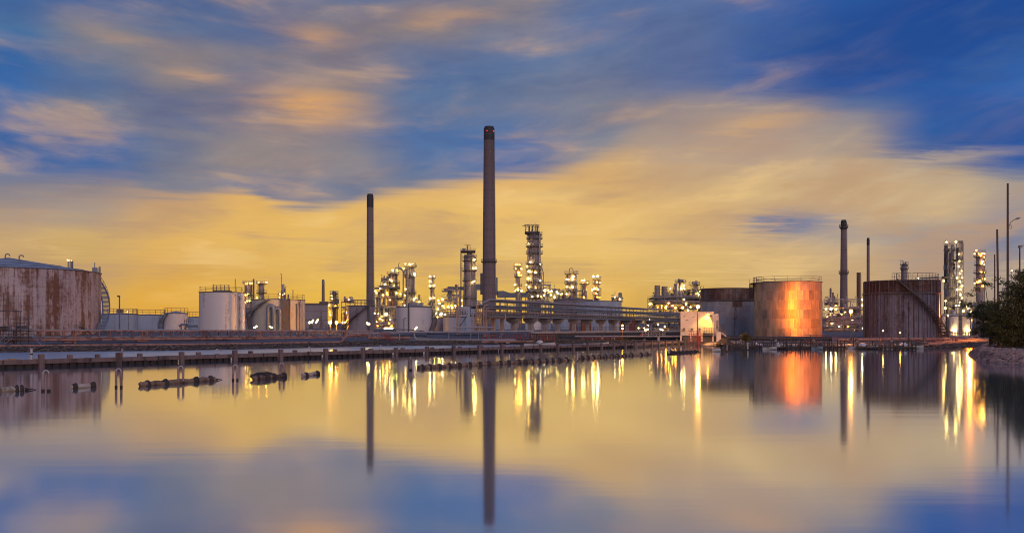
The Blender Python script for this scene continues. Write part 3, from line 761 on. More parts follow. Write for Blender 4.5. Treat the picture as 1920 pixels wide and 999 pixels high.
def scatter(outline, n, rmin, rmax):
    """leaf masses strewn through an outline of the crown (px offsets and rows), uneven in size."""
    out = []
    ys = [p[1] for p in outline]
    while len(out) < n:
        y = R_.uniform(min(ys), max(ys)); xs = []
        for (x0,y0),(x1,y1) in zip(outline, outline[1:]+outline[:1]):
            if (y0 <= y) != (y1 <= y): xs.append(x0+(x1-x0)*(y-y0)/(y1-y0))
        if len(xs) < 2: continue
        r = R_.uniform(rmin, rmax); x = R_.uniform(min(xs), max(xs)); out.append((x, y, r*R_.uniform(.9,1.5), r*R_.uniform(.5,.85), R_.uniform(-2,2), r*.09))
    return out
tree_at('broadleaf_tree', 'big dark bushy tree at the picture edge on the rocky headland', 1912, 98, 1.6,
  scatter([(-62,578),(-48,552),(-26,534),(-4,522),(30,510),(80,520),(80,650),(-30,650),(-44,628),(-68,606)], 46, 8, 17) + [(-18,585,44,32,0,2.6),(30,575,50,58,0,3),(-38,615,34,26,-.6,2),(10,632,60,24,-1,2.2),(-34,642,30,14,-.8,1.5),(8,545,36,26,0,2)], 30000, .135, M['leaf_olive'], 21)
tree_at('broadleaf_tree', 'feathery spreading tree with open dark branches behind the bushy headland tree', 1858, 106, 1.5,
  scatter([(-40,548),(-20,536),(14,524),(34,520),(34,640),(0,640),(-14,622),(-30,596),(-44,572)], 30, 6, 12)+[(-10,582,26,18,0,1.6),(4,606,24,26,0,1.8),(-14,622,22,12,0,1.4)]+[(-36,551,11,3.5,0,.8),(-26,544,10,4,0,.8),(-44,574,9,5,0,.8),(-38,592,10,5,0,1)], 15000, .12, M['leaf'], 22)
tree_at('broadleaf_tree', 'tall dark green tree crown rising behind the light poles', 1960, 112, 1.5,
  scatter([(-60,530),(-40,512),(0,505),(60,520),(60,640),(-50,640)], 30, 10, 20), 9000, .16, M['leaf'], 23)
# sunlit shrub by the pipeline
p = W(1398, 0, 146); zb = gz(1398,146)
leafy('shrub', 'yellow-lit round shrub beside the black pipeline before the metal-clad tank', 'shrub', (p.x,p.y,zb),
   [(-.3,0,1.2,.75,.6,.6),(.35,.1,1.1,.7,.6,.5),(0,0,1.6,.55,.5,.45),(.1,-.2,.6,.9,.6,.4)],
   [([(0,0,-.2),(0,0,.8)],[.09,.05]),([(0,0,.5),(-.4,0,1.3)],[.05,.015]),([(0,0,.5),(.4,0,1.3)],[.05,.015])], 2200, .09, M['leaf_shrub'], 31)
# ------------------------------------------------------------------ builders of plant equipment
ICO0 = {}
RL = random.Random(8)
def lamp_mesh(k):
    if k == 'g_white' and RL.random() < .3: k = 'g_cool'
    elif k == 'g_warm' and RL.random() < .25: k = 'g_green'
    if k not in ICO0: ICO0[k] = MB().ico((0,0,0), 1.0, 1 if k in ('g_sodium','g_sodium_b','g_sodium_c','g_flood') else 0).mesh('lamp', M[k])
    return ICO0[k]
def local(root, p):
    """world point -> coordinates of a root that is only moved and turned about z."""
    v = Vector(p) - Vector(root.location); a = -root.rotation_euler[2]
    return Vector((v.x*cos(a)-v.y*sin(a), v.x*sin(a)+v.y*cos(a), v.z))
LAMP_PX = 1.0
def lamps_on(root, D, pts, default='g_warm', r=LAMP_PX, off=0.0):
    """globe lamps with a short bracket, at photograph positions measured at depth D."""
    for q in pts:
        k = q[2] if len(q) > 2 and isinstance(q[2], str) else default
        rr = (q[3]*.6 if len(q) > 3 else r) * D / F * RL.uniform(.62,1.12)
        lp = local(root, W(q[0], q[1], D + off))
        put('lamp', lamp_mesh(k), MB().bar((lp.x, lp.y+rr*.6, lp.z), (lp.x, lp.y+rr*.6, lp.z-rr*3.2), rr*.2).build('lamp_bracket', M['steel_dark'], root, smooth=False), lp, None, rr)

def on_front(root, px, py, dy=0.0):
    """local point of a root's front plane (its local x-z plane) seen at a photograph position."""
    rz = root.rotation_euler[2]; n = Vector((-sin(rz), cos(rz), 0)); d = Vector(((px-CX)/F, 1, (Y0-py)/F)); o = Vector((0,0,H))
    p0 = Vector((root.location.x, root.location.y, 0)); k = p0.dot(n) / Vector((d.x,d.y,0)).dot(n)
    return local(root, o + d*k) + Vector((0,dy,0))
def spot(root, loc, target, power, angle, col, blend=.7, r=.25):  # extra spot beam, aimed from a lamp
    l = bpy.data.lights.new('aimed_spot', 'SPOT'); l.energy = power; l.spot_size = radians(angle); l.spot_blend = blend; l.color = col; l.shadow_soft_size = r
    o = bpy.data.objects.new('aimed_spot', l); COL.objects.link(o); o.parent = root; o.location = loc
    d = Vector(target) - Vector(loc); o.rotation_euler = d.to_track_quat('-Z','Y').to_euler(); return o
def cyl_fit(xl, xr, d):
    al, ar = atan((xl-CX)/F), atan((xr-CX)/F); am = (al+ar)/2; hf = (ar-al)/2
    R = d*sin(hf); c = Vector((d*sin(am), d*cos(am), 0))
    dep = d*cos(hf)*(cos(al)+cos(ar))/2
    return c, R, dep, -am
def arcpts(R, z, a0, a1, n): return [(R*sin(a0+(a1-a0)*i/n), -R*cos(a0+(a1-a0)*i/n), z) for i in range(n+1)]

def tank(label, xl, xr, d, ytop, mat, roof='cone', apex=None, rail=True, courses=0, plates=0, arc=(-105,105), seams=0,
         rim=True, group='storage tanks', band=None, roofmat='roof_grey', plate_h0=0, name='storage_tank', rail_every=9):
    c, R, dep, rz = cyl_fit(xl, xr, d)
    zb = ground_at(c); zt = ZP(ytop, dep); h = zt - zb
    t = thing(name, label, 'tank', (c.x, c.y, zb), rz, group)
    n = 64 if R > 8 else 40
    inset = .06 if courses else 0
    sh = MB().lathe([(R-inset,-.3),(R-inset,h)], n).build('shell', M[mat], t)
    za = ZP(apex, dep)-zb if apex else h + R*.05
    if roof == 'dome':
        prof = [(R*cos(q), h+(za-h)*sin(q)) for q in [pi/2*i/10 for i in range(10)]] + [(.01, za)]
    else: prof = [(R, h), (R*.5, h+(za-h)*.5), (.01, za)]
    rf = MB().lathe(prof, n).build('roof', M[roofmat], t)
    if rim: MB().lathe([(R,h-.12),(R+.12,h-.12),(R+.12,h+.03),(R-.05,h+.03)], n).build('top_rim', M['steel_dark'], rf)
    if courses:
        hc = h/courses; da = 2*pi/plates; shared = {}
        for j in range(courses):
            for k in range(plates):
                a = -pi + (k + (.5 if j%2 else 0))*da
                if not (radians(arc[0]) < a < radians(arc[1])): continue
                mk = band[1] if band and j >= courses-band[0] else mat
                if mk not in shared:
                    g = .018; a0 = -da/2 + g/R; a1 = da/2 - g/R; P = []; ns = 3
                    for i in range(ns+1):
                        q = a0+(a1-a0)*i/ns
                        for rr, z in ((R-.05,g),(R,g),(R,hc-g),(R-.05,hc-g)): P.append((rr*sin(q), -rr*cos(q), z))
                    Fq = []
                    for i in range(ns):
                        for m_ in range(3): Fq.append((i*4+m_, (i+1)*4+m_, (i+1)*4+m_+1, i*4+m_+1))
                    Fq += [(0,1,2,3), tuple(ns*4+i for i in (3,2,1,0))]
                    shared[mk] = MB().add(P, Fq).mesh('shell_plate', M[mk])
                put('shell_plate', shared[mk], t, (0,0,j*hc), (random.uniform(-.0012,.0012),random.uniform(-.0012,.0012),a))
    for i in range(seams):
        z = h*(i+1)/(seams+1); MB().lathe([(R+.002,z-.04),(R+.035,z),(R+.002,z+.04)], n).build('weld_seam', M[mat], sh)
    if rail:
        pts = [(R*.985*sin(2*pi*i/max(16,int(R*2))), -R*.985*cos(2*pi*i/max(16,int(R*2))), h+.02) for i in range(max(16,int(R*2)))]
        MB().rail(pts, 1.0*dep/200+.15, .028*dep/200+.008, True).build('guard_rail', M['steel_dark'], rf)
    t_info[t.name] = (c, R, h, dep, zb)
    return t
t_info = {}
def spiral_stair(t, a0, z0, a1, z1, width=.9, mat='steel_dark', out=.15, rails=True, k=1.0):
    c, R, h, dep, zb = t_info[t.name]; a0, a1 = radians(a0), radians(a1); n = max(14, int(abs(z1-z0)/.28))
    r0, r1 = R+out, R+out+width
    m_ = MB(); P = lambda r,i: (r*sin(a0+(a1-a0)*i/n), -r*cos(a0+(a1-a0)*i/n), z0+(z1-z0)*i/n)
    for r in (r0, r1): m_.tube([P(r,i) for i in range(n+1)], .10*k, 4)
    ss_ = m_.build('stair_stringer', M[mat], t)
    m_ = MB()
    for i in range(n):
        q = .35
        m_.add([P(r0,i),P(r1,i),P(r1,i+q*1.6),P(r0,i+q*1.6)] + [tuple(Vector(p)+Vector((0,0,.05))) for p in (P(r0,i),P(r1,i),P(r1,i+q*1.6),P(r0,i+q*1.6))], [(3,2,1,0),(4,5,6,7),(0,1,5,4),(1,2,6,5),(2,3,7,6),(3,0,4,7)])
    m_.build('stair_tread', M[mat], ss_, smooth=False)
    if rails:
        m_ = MB()
        m_.tube([tuple(Vector(P(r1,i))+Vector((0,0,1.0))) for i in range(n+1)], .035*k, 4)
        m_.tube([tuple(Vector(P(r1,i))+Vector((0,0,.5))) for i in range(n+1)], .025*k, 4)
        for i in range(0, n+1, 4): m_.bar(P(r1,i), tuple(Vector(P(r1,i))+Vector((0,0,1.0))), .03*k)
        m_.build('stair_rail', M[mat], ss_)

def column(label, xc, wpx, ytop, D, plats=(), mat='vessel', ybase=None, lamps=(), group='process columns', lampk='g_warm', taper=1.0,
           pipes=2, seed=0, top='dish', plat_w=1.0, name='process_column', ladder=True, steps=(), cat='column', rail=True, lamp_r=LAMP_PX):
    """Tall vessel with ring platforms, railings, ladder, riser pipes and globe lamps."""
    random.seed(seed+100); s = D/F; p = W(xc, 0, D); zb = ground_at(p) if ybase is None else ZP(ybase, D)
    t = thing(name, label, cat, (p.x, p.y, zb), -atan((xc-CX)/F), group)
    R = wpx*s/2; h = ZP(ytop, D) - zb
    prof = [(.01,0),(R*taper*1.04,0),(R*taper*1.04,h*.05)]
    zlist = sorted([(ZP(y,D)-zb) for y in plats])
    lastr = R*taper
    for i in range(1, 7):
        z = h*(.05+.95*i/7); r = R*(taper+(1-taper)*i/7); prof += [(r, z-.02*h), (r*1.05, z-.018*h), (r*1.05, z-.010*h), (r, z-.008*h)]
    prof += [(R, h*.985)]
    if top == 'dish': prof += [(R*.9, h*.995),(R*.55, h+R*.25),(R*.2,h+R*.3),(.01,h+R*.3)]
    else: prof += [(R,h),(R*.85,h),(R*.85,h-.5),(.01,h-.5)]
    MB().lathe(prof, 18).build('shell', M[mat], t)
    for z in zlist:
        a0 = random.uniform(-2.6,-1.6); a1 = a0 + random.uniform(3.6,5.6)
        if random.random() < .45: a0, a1 = 0, 2*pi
        r0, r1 = R*1.05, R*1.05 + plat_w*random.uniform(2.4,3.6)*s
        pf = MB().ringdeck(r0, r1, z, z+.8*s, 16, a0, a1).build('platform', M['steel_dark'], t)
        if rail: MB().rail(arcpts(r1-.1*s, z+.8*s, a0, a1, 12), 4.6*s, .24*s).build('platform_rail', M['steel'], pf)
        br = MB()
        for k in range(7):
            q = a0+(a1-a0)*k/6; br.bar((r0*.97*sin(q),-r0*.97*cos(q),z-2.6*s),(r1*.96*sin(q),-r1*.96*cos(q),z),.26*s)
        br.build('platform_bracket', M['steel_dark'], pf)
    for k in range(pipes):
        q = random.uniform(-1.9,1.9); rr = R*1.05+random.uniform(.8,1.6)*s; pr = random.uniform(.5,.95)*s
        zt = h*random.choice([1.0,.96,.8,.66]); z0 = h*random.choice([0,.05,.25])
        pts = [(rr*sin(q),-rr*cos(q),z0),(rr*sin(q),-rr*cos(q),zt),(rr*.8*sin(q),-rr*.8*cos(q),zt+1.5*s),(R*.3*sin(q),-R*.3*cos(q),zt+1.7*s)] if zt > h*.9 else [(rr*sin(q),-rr*cos(q),z0),(rr*sin(q),-rr*cos(q),zt),(R*.9*sin(q),-R*.9*cos(q),zt+.6*s)]
        MB().tube(pts, pr, 6).build('riser_pipe', M[random.choice(['pipe','vessel','steel'])], t)
    if ladder:
        q = random.choice([-1.45,1.45,1.2,-1.2]); r = R*1.05+1.1*s; lm = MB(); z = h*.1
        for dq in (-.07,.07): lm.bar((r*sin(q+dq),-r*cos(q+dq),h*.05),(r*sin(q+dq),-r*cos(q+dq),h*.98),.2*s)
        while z < h*.97:
            lm.bar((r*sin(q-.07),-r*cos(q-.07),z),(r*sin(q+.07),-r*cos(q+.07),z),.14*s); z += 2.2*s
        lm.build('ladder', M['steel_dark'], t)
    lamps_on(t, D, lamps, lampk, off=-R-2.0*s, r=lamp_r)
    return t
def extra(t, D, name, mat, fn):
    mb = MB(); px0 = CX + F*t.location.x/t.location.y; fn(mb, D/F, lambda px, py, dy=0.0: on_front(t, px or px0, py, dy)); return mb.build(name, M[mat], t)

def module(label, x0, x1, ytop, D, depth, levels, bays, seed=0, dens=1.0, lamps=(), frame='steel', ybase=None, vessels=None, pipes=None,
           group='process units', lampk='g_warm', name='process_unit', braces=True, rail=True, deck_solid=.6, cat='process unit', fill=('vessel','vessel_brown','pipe','steel','tank_grey'), lamp_r=LAMP_PX):
    """Open steel frame with decks, railings, vessels, pipes and lamps."""
    random.seed(seed+500); s = D/F; xm = (x0+x1)/2; p = W(xm, 0, D); zb = ground_at(p) if ybase is None else ZP(ybase, D)
    th = atan((xm-CX)/F); t = thing(name, label, cat, (p.x, p.y, zb), -th, group)
    hw = (x1-x0)*s/2*cos(th); h = ZP(ytop,D)-zb
    lv = [ZP(y,D)-zb for y in levels] if hasattr(levels,'__len__') else [h*(i+1)/levels for i in range(levels)]
    lv = sorted(lv); hmax = max(lv)
    xs = [-hw+2*hw*i/bays for i in range(bays+1)]
    post = MB().box(-.42*s,-.42*s,0,.42*s,.42*s,1).mesh('frame_post', M[frame])
    tops = {}
    for x in xs:
        hh = hmax if random.random() < .75 else random.choice(lv)
        tops[x] = hh
        for y in (0, depth): put('frame_post', post, t, (x,y,0), None, (1,1,hh))
    for z in lv:
        for y in (0, depth): MB().box(-hw,y-.36*s,z-.7*s,hw,y+.36*s,z).build('floor_beam', M[frame], t, smooth=False)
        a = -hw if random.random() < .6 else xs[1]; b_ = hw if random.random() < .6 or bays < 2 else xs[-2]
        if b_ <= a: a, b_ = -hw, hw
        dk_ = t
        if random.random() < deck_solid: dk_ = MB().box(a,-.6*s,z+.003,b_,depth+.6*s,z+.35*s).build('deck', M['steel_dark'], t, smooth=False)
        if rail:
            k = max(2,int((b_-a)/(4.5*s))); MB().rail([(a+(b_-a)*i/k,-.5*s,z+.3*s) for i in range(k+1)], 3.6*s, .2*s).build('deck_rail', M['steel'], dk_)
    if braces:
        zz = [0]+lv
        for i in range(len(zz)-1):
            for k in range(bays):
                if random.random() < .35*dens:
                    a, b_ = (xs[k],zz[i]), (xs[k+1],zz[i+1])
                    if random.random() < .5: a, b_ = (xs[k],zz[i+1]), (xs[k+1],zz[i])
                    MB().bar((a[0],-.1,a[1]),(b_[0],-.1,b_[1]),.28*s).build('brace', M[frame], t)
    zz = [0]+lv
    nv = int(bays*len(lv)*1.5*dens) if vessels is None else vessels
    for k in range(nv):
        i = random.randrange(len(zz)); room = (zz[i+1]-zz[i]) if i+1 < len(zz) else 9*s
        x = random.uniform(-hw*.88,hw*.88); y = random.uniform(.15,.85)*depth; mt = random.choice(fill); kind = random.random()
        if kind < .42:
            r = random.uniform(1.6,3.6)*s; hh = room*random.uniform(.55,1.5)
            MB().lathe([(.01,0),(r*.6,0),(r,r*.3),(r,hh-r*.5),(r*.7,hh-.12*r),(.01,hh)],12,(x,y,zz[i]+.05)).build('vessel', M[mt], t)
        elif kind < .62:
            r = random.uniform(1.3,2.6)*s; L = random.uniform(5,13)*s; z = zz[i]+r*1.5
            MB().tube([(x-L/2-r*.6,y,z),(x-L/2,y,z),(x+L/2,y,z),(x+L/2+r*.6,y,z)],[r*.35,r,r,r*.35],10).build('drum', M[mt], t)
        elif kind < .8:
            MB().box(x-random.uniform(1.2,4)*s,y-2*s,zz[i]+.03,x+random.uniform(1.2,4)*s,y+2*s,zz[i]+room*random.uniform(.3,.8)).build('cabinet', M[mt], t)
        else:
            r = random.uniform(.5,.9)*s; hh = room*random.uniform(.9,1.9)
            MB().tube([(x,y,zz[i]),(x,y,zz[i]+hh),(x+random.choice([-1,1])*2.5*s,y,zz[i]+hh+.8*s)],r,6).build('vent_pipe', M[mt], t)
    npp = int(bays*len(lv)*2.7*dens) if pipes is None else pipes
    for k in range(npp):
        i = random.randrange(len(zz)); z = zz[i]+random.uniform(.5,6)*s; y = random.choice([-.8*s, depth*.3, depth*.6, .4*s]); r = random.uniform(.32,.75)*s
        a = random.uniform(-hw,hw*.4); b_ = min(hw, a+random.uniform(.3,1.1)*hw); dz = random.uniform(-8,8)*s
        pts = [(a,y,max(.1,z)),(b_,y,max(.1,z)),(b_,y,max(.2,z+dz))]
        MB().tube(pts, r, 6).build('pipe', M[random.choice(['pipe','pipe','steel','pipe_copper','vessel_brown'])], t)
    for q in lamps:
        k = q[2] if len(q) > 2 else lampk; rr = (q[3]*.6 if len(q) > 3 else lamp_r) * s * RL.uniform(.62,1.12); lp = on_front(t, q[0], q[1], -1.2*s)
        put('lamp', lamp_mesh(k), MB().bar((lp.x,lp.y+rr*.6,lp.z),(lp.x,lp.y+rr*.6,lp.z-rr*3.2),rr*.2).build('lamp_bracket', M['steel_dark'], t, smooth=False), lp, None, rr)
    return t

def stack(label, xc, w_top, w_bot, ytop, D, mat, cap=None, caph=0, plats=(), red=(), name='chimney_stack', rings=0, ladder=True, group='chimney stacks', ybase=None):
    s = D/F; p = W(xc,0,D); zb = ground_at(p) if ybase is None else ZP(ybase, D); h = ZP(ytop,D)-zb
    t = thing(name, label, 'chimney', (p.x,p.y,zb), -atan((xc-CX)/F), group)
    rt, rb = w_top*s/2, w_bot*s/2; n = 32
    zc = h-caph*s; rr = lambda z: rb+(rt-rb)*max(0,z)/h
    MB().lathe([(rb,-.5),(rr(zc),zc)], n).build('shaft', M[mat], t)
    if cap:
        MB().lathe([(rr(zc)+.02,zc),(rr(zc)+.02,h-3*s),(rt*.88,h-2.6*s),(rt*.88,h),(rt*.7,h),(rt*.7,h-4*s),(.01,h-4*s)], n).build('cap', M[cap], t)
    else: MB().lathe([(rt,zc),(rt*1.04,zc),(rt*1.04,h),(rt*.8,h),(rt*.8,h-3*s),(.01,h-3*s)], n).build('cap', M[mat], t)
    for i in range(rings):
        z = h*(i+1)/(rings+1); r = rr(z); MB().lathe([(r,z-.35*s),(r+.16*s,z-.3*s),(r+.16*s,z+.3*s),(r,z+.35*s)], n).build('casting_ring', M['joint'], t)
    for y in plats:
        z = ZP(y,D)-zb; r = rr(z)
        pf = MB().ringdeck(r*.99, r+2.8*s, z-.6*s, z+.6*s, 24).build('platform', M['steel_dark'], t)
        MB().rail(arcpts(r+2.6*s, z+.6*s, 0, 2*pi, 20), 4.2*s, .26*s).build('platform_rail', M['steel_dark'], pf)
        br = MB()
        for k in range(12):
            q = 2*pi*k/12; br.bar((r*sin(q),-r*cos(q),z-4*s),((r+2.5*s)*sin(q),-(r+2.5*s)*cos(q),z-.6*s),.3*s)
        br.build('platform_bracket', M['steel_dark'], pf)
    if ladder:
        q = 1.35; lm = MB(); z = 0
        P = lambda q_, z_: ((rr(z_)+.9*s)*sin(q_), -(rr(z_)+.9*s)*cos(q_), z_)
        for dq in (-.06,.06): lm.bar(P(q+dq,0), P(q+dq,h*.97), .14*s)
        while z < h*.97: lm.bar(P(q-.06,z),P(q+.06,z),.1*s); z += 3*s
        lm.build('ladder', M['steel_dark'], t)
    for (x,y) in red: put('aviation_light', lamp_mesh('g_red'), t, local(t, W(x,y,D)+Vector((0,-rt*.9,0))), None, 1.3*s)
    return t

def pole_lamp(label, px, D, ytop, ybase=None, k='g_flood', r=1.6, w=.7, arm=0.0, name='lamp_post', head=None, tilt=0.0, group='lamp posts', mat='steel_dark', tube=0):
    s = D/F; p = W(px,0,D); zb = ground_at(p) if ybase is None else ZP(ybase,D)
    t = thing(name, label, 'lamp post', (p.x,p.y,zb), 0, group); h = ZP(ytop,D)-zb
    MB().tube([(0,0,0),(0,0,h+r*s*.6)], [w*s*.62,w*s*.42], 8).build('pole', M[mat], t)
    ex = arm*s
    if arm: MB().bar((0,0,h+r*s*.5),(ex,0,h+r*s*.9),.35*s,6).build('arm', M[mat], t)
    hd = MB().cbox((ex,.25*s,h+r*s*1.25),(r*s*2.1,r*s*1.8,r*s*.7)).build('lamp_head', M['lamp_case'], t)
    if tube:
        q = radians(tilt); MB().tube([(ex-tube*s*cos(q),-.8*s,h-tube*s*sin(q)),(ex+tube*s*cos(q),-.8*s,h+tube*s*sin(q))], r*s*.55, 8).build('lamp', M[k], hd)
    else: put('lamp', lamp_mesh(k), hd, (ex,-.5*s,h), None, r*s*.85)
    return t
# ------------------------------------------------------------------ west side: the rusty tank and its neighbours
random.seed(41)
t = tank('huge rust-streaked white tank with a shallow domed roof, cut by the picture edge', -176, 190, 200, 508.5, 'tank_rusty', 'cone', 482, False, 7, 56, (-60,112), name='crude_oil_tank', roofmat='tank_grey_rust')
c, R, h, dep, zb = t_info[t.name]
spiral_stair(t, 116, h+.1, 62, .2, 1.35, 'steel_blue', .25, True, 1.3)
MB().rail(arcpts(R*.99, h+.05, 1.30, 1.75, 8), 1.3, .05).build('guard_rail', M['steel_blue'], t)
m_ = MB(); m_.cbox((R*.93*sin(1.40),-R*.93*cos(1.40),h+.6),(.9,.9,1.1)); m_.bar((R*.93*sin(1.40),-R*.93*cos(1.40),h+1.1),(R*.93*sin(1.40),-R*.93*cos(1.40),h+2.2),.12); m_.build('gauge_cabinet', M['steel_blue'], t)
for px, py in ((10,482),(36,484.5)):
    q = local(t, W(px,py,dep*.99)); MB().tube([q+Vector((0,0,-.3)), q+Vector((0,0,.35)), q+Vector((.15,0,.6)), q+Vector((.45,0,.66)), q+Vector((.7,0,.5)), q+Vector((.75,0,.25))], .13, 8).build('roof_vent', M['vessel'], t)
for (r0, r1, k) in ((R*.55, R*.57, 0), (R*.8, R*.82, 1)):
    MB().lathe([(r0, h+(ZP(482,dep)-zb-h)*(1-r0/R)+.02),(r1, h+(ZP(482,dep)-zb-h)*(1-r1/R)+.08)], 48).build('roof_seam', M['tank_grey_rust'], t)
D_ = 420; s = D_/F
t = thing('burner_stack', 'group of three slim burner pipes with small flames behind the rusty tank', 'burner stack', (W(132,0,D_).x, D_, 2.0))
zt = ZP(489, D_) - 2
for k, x in enumerate((-4.2,-.6,2.2,4.4)):
    MB().tube([(x*s,0,0),(x*s,0,zt)], .95*s, 8).build('burner_pipe', M['steel_blue'], t)
for x, z, r in ((-4.2,.8,1.6),(-5.4,1.8,1.0),(-3.2,1.3,1.0),(2.0,.3,.8)):
    q = MB().ico((x*s,0,zt+z*s), r*s, 1, (1.3,.8,1)); q.build('flame', M['flame'], t)
# valve platform before the rusty tank
D_ = 168; s = D_/F; p = W(125,0,D_); zb = gz(125, D_)
t = thing('valve_platform', 'grey steel valve platform with stairs and fat pipes before the rusty tank', 'platform', (p.x,p.y,zb))
L = lambda px, py, dy=0: local(t, W(px,py,D_)+Vector((0,dy,0)))
for px in (92,112,120,134):
    for dy in (0,1.6):
        q = L(px,601,dy); MB().box(q.x-.09,q.y-.09,-.2,q.x+.09,q.y+.09,q.z).build('post', M['steel'], t)
a, b = L(90,601), L(137,599,1.7); MB().box(a.x,a.y-.1,a.z-.1,b.x,b.y,a.z).build('deck', M['steel_dark'], t)
MB().rail([L(92+6*i,601) for i in range(8)], 1.0, .04).build('deck_rail', M['steel_dark'], t)
for k, px in enumerate((105,133)):
    q = L(px,588,.8); MB().tube([q+Vector((-.35,0,-1.6)), q, q+Vector((.0,0,1.2)), q+Vector((.25,0,1.6))], [.28,.28,.34,.1], 8).build('valve', M['steel'], t)
    MB().tube([q+Vector((.1,0,1.3)), q+Vector((.75,0,-.6))], .09, 6).build('valve_lever', M['steel'], t)
MB().tube([L(88,584,.8), L(140,584,.8)], .24, 10).build('pipe', M['pipe'], t); MB().tube([L(88,602,-.3), L(128,602,-.3)], .22, 10).build('pipe', M['pipe'], t)
MB().beam(L(134,600,.2), L(162,624,.2), .5, .14).build('stair_stringer', M['steel_dark'], t); MB().beam(L(134,600,1.2), L(162,624,1.2), .1, .14).build('stair_stringer', M['steel_dark'], t)
for i in range(12):
    q = L(134+28*i/12, 600+24*i/12, .2); MB().box(q.x,q.y,q.z-.03,q.x+.25,q.y+1.0,q.z+.02).build('stair_tread', M['steel_dark'], t)
MB().rail([L(134+28*i/5, 600+24*i/5, .1) for i in range(6)], 1.0, .035).build('stair_rail', M['steel_dark'], t)
D_ = 124; s = D_/F; p = W(24,0,D_); zb = gz(24,D_)
t = thing('scaffold_walkway', 'dark scaffold walkway of thin tubes at the picture edge above the water', 'scaffold', (p.x,p.y,zb))
L = lambda px, py, dy=0: local(t, W(px,py,D_)+Vector((0,dy,0)))
for px, y0 in ((-30,560),(6,548),(30,582),(22,606),(45,592),(-12,583)):
    for dy in (0,1.2):
        q = L(px,y0,dy); MB().bar((q.x,q.y,-.2),q,.05,6).build('standard', M['steel_dark'], t)
for x0,x1,y in ((-40,32,583),(-40,52,597),(22,46,605),(-40,54,620),(-40,54,626),(-40,54,632),(-30,40,612)):
    MB().bar(L(x0,y),L(x1,y),.04,6).build('ledger', M['steel_dark'], t); MB().bar(L(x0,y,1.2),L(x1,y,1.2),.04,6).build('ledger', M['steel_dark'], t)
for x0,x1,y in ((-40,54,616),(-40,54,637)):
    a,b = L(x0,y),L(x1,y,1.2); MB().box(a.x,a.y,a.z-.05,b.x,b.y,a.z).build('deck_board', M['timber'], t)
MB().cbox(L(38,613,.6),(1.4,.7,.38)).build('gear_box', M['steel_dark'], t); MB().cbox(L(4,614,.6),(1.0,.7,.3)).build('gear_box', M['steel_dark'], t)
for (a,b) in (((-6,654),(24,634)),((58,628),(84,652)),((0,640),(20,620))):
    MB().beam(L(*a),L(*b),.12,.12).build('stair_stringer', M['steel_blue'], t); MB().rail([L(a[0]+(b[0]-a[0])*i/4, a[1]+(b[1]-a[1])*i/4) for i in range(5)],.8,.03).build('stair_rail', M['steel_blue'], t)
t1 = tank('pale blue tank beside the rusty tank with a small cabinet on its roof', 191, 259, 262, 588, 'tank_blue', seams=2)
q = local(t1, W(225,585,258)); MB().cbox((q.x,q.y,q.z+.2),(2.0,1.6,1.3)).build('roof_cabinet', M['vessel_brown'], t1)
lamps_on(t1, 255, [(238.5,584.5,'g_white',1.3)])
tank('pale blue tank behind two others with a rim of peeling paint', 248, 311, 285, 590, 'tank_blue', seams=1)
t1 = tank('small pale tank, blue on one side and pink on the other', 307, 353, 240, 587, 'tank_white', apex=583, seams=1)
spiral_stair(t1, -35, t_info[t1.name][2], -100, .5, 1.0, 'steel_blue', .2, True, 1.4)
tank('low grey tank tucked against the tall white tank', 350, 384, 290, 594, 'tank_blue', seams=2)
D_ = 205; s = D_/F; p = W(224,0,D_); zb = 2.0
t = thing('light_pole', 'grey light pole with a boxy head in front of the pale blue tanks', 'light pole', (p.x,p.y,zb)); h = ZP(556,D_)-zb
MB().tube([(0,0,0),(0,0,h)],[.2,.14],8).build('pole', M['steel'], t); MB().cbox((-.15,-.1,h+.1),(.6,.4,.35)).build('lamp_head', M['lamp_case'], t); MB().cbox((-.2,-.1,h*.62),(.5,.2,.2)).build('junction_box', M['lamp_case'], t)
D_ = 225; p = W(241,0,D_); t = thing('antenna_mast', 'thin dark mast before the pale blue tanks', 'mast', (p.x,p.y,2)); MB().tube([(0,0,0),(0,0,ZP(580,D_)-2)],[.1,.06],6).build('mast', M['steel'], t); MB().box(-.3,-.2,-.1,.3,.2,.1).build('foot', M['steel_dark'], t)
m_t = thing('small_pipework', 'small blue pipe manifold standing between the pink-sided tank and the white tank', 'pipework', (W(350,0,215).x,215,2))
L = lambda px, py: local(m_t, W(px,py,215))
MB().tube([L(336,612),L(340,608),L(352,608)],.25,8).build('pipe', M['steel_blue'], m_t); MB().tube([L(348,620),L(348,612),L(352,611),L(372,611)],.3,8).build('pipe', M['steel_blue'], m_t); MB().tube([L(340,620),L(340,608)],.2,8).build('pipe', M['steel_blue'], m_t)
MB().rail([L(346+4*i,606) for i in range(5)],1.0,.06).build('rail', M['steel_dark'], m_t)
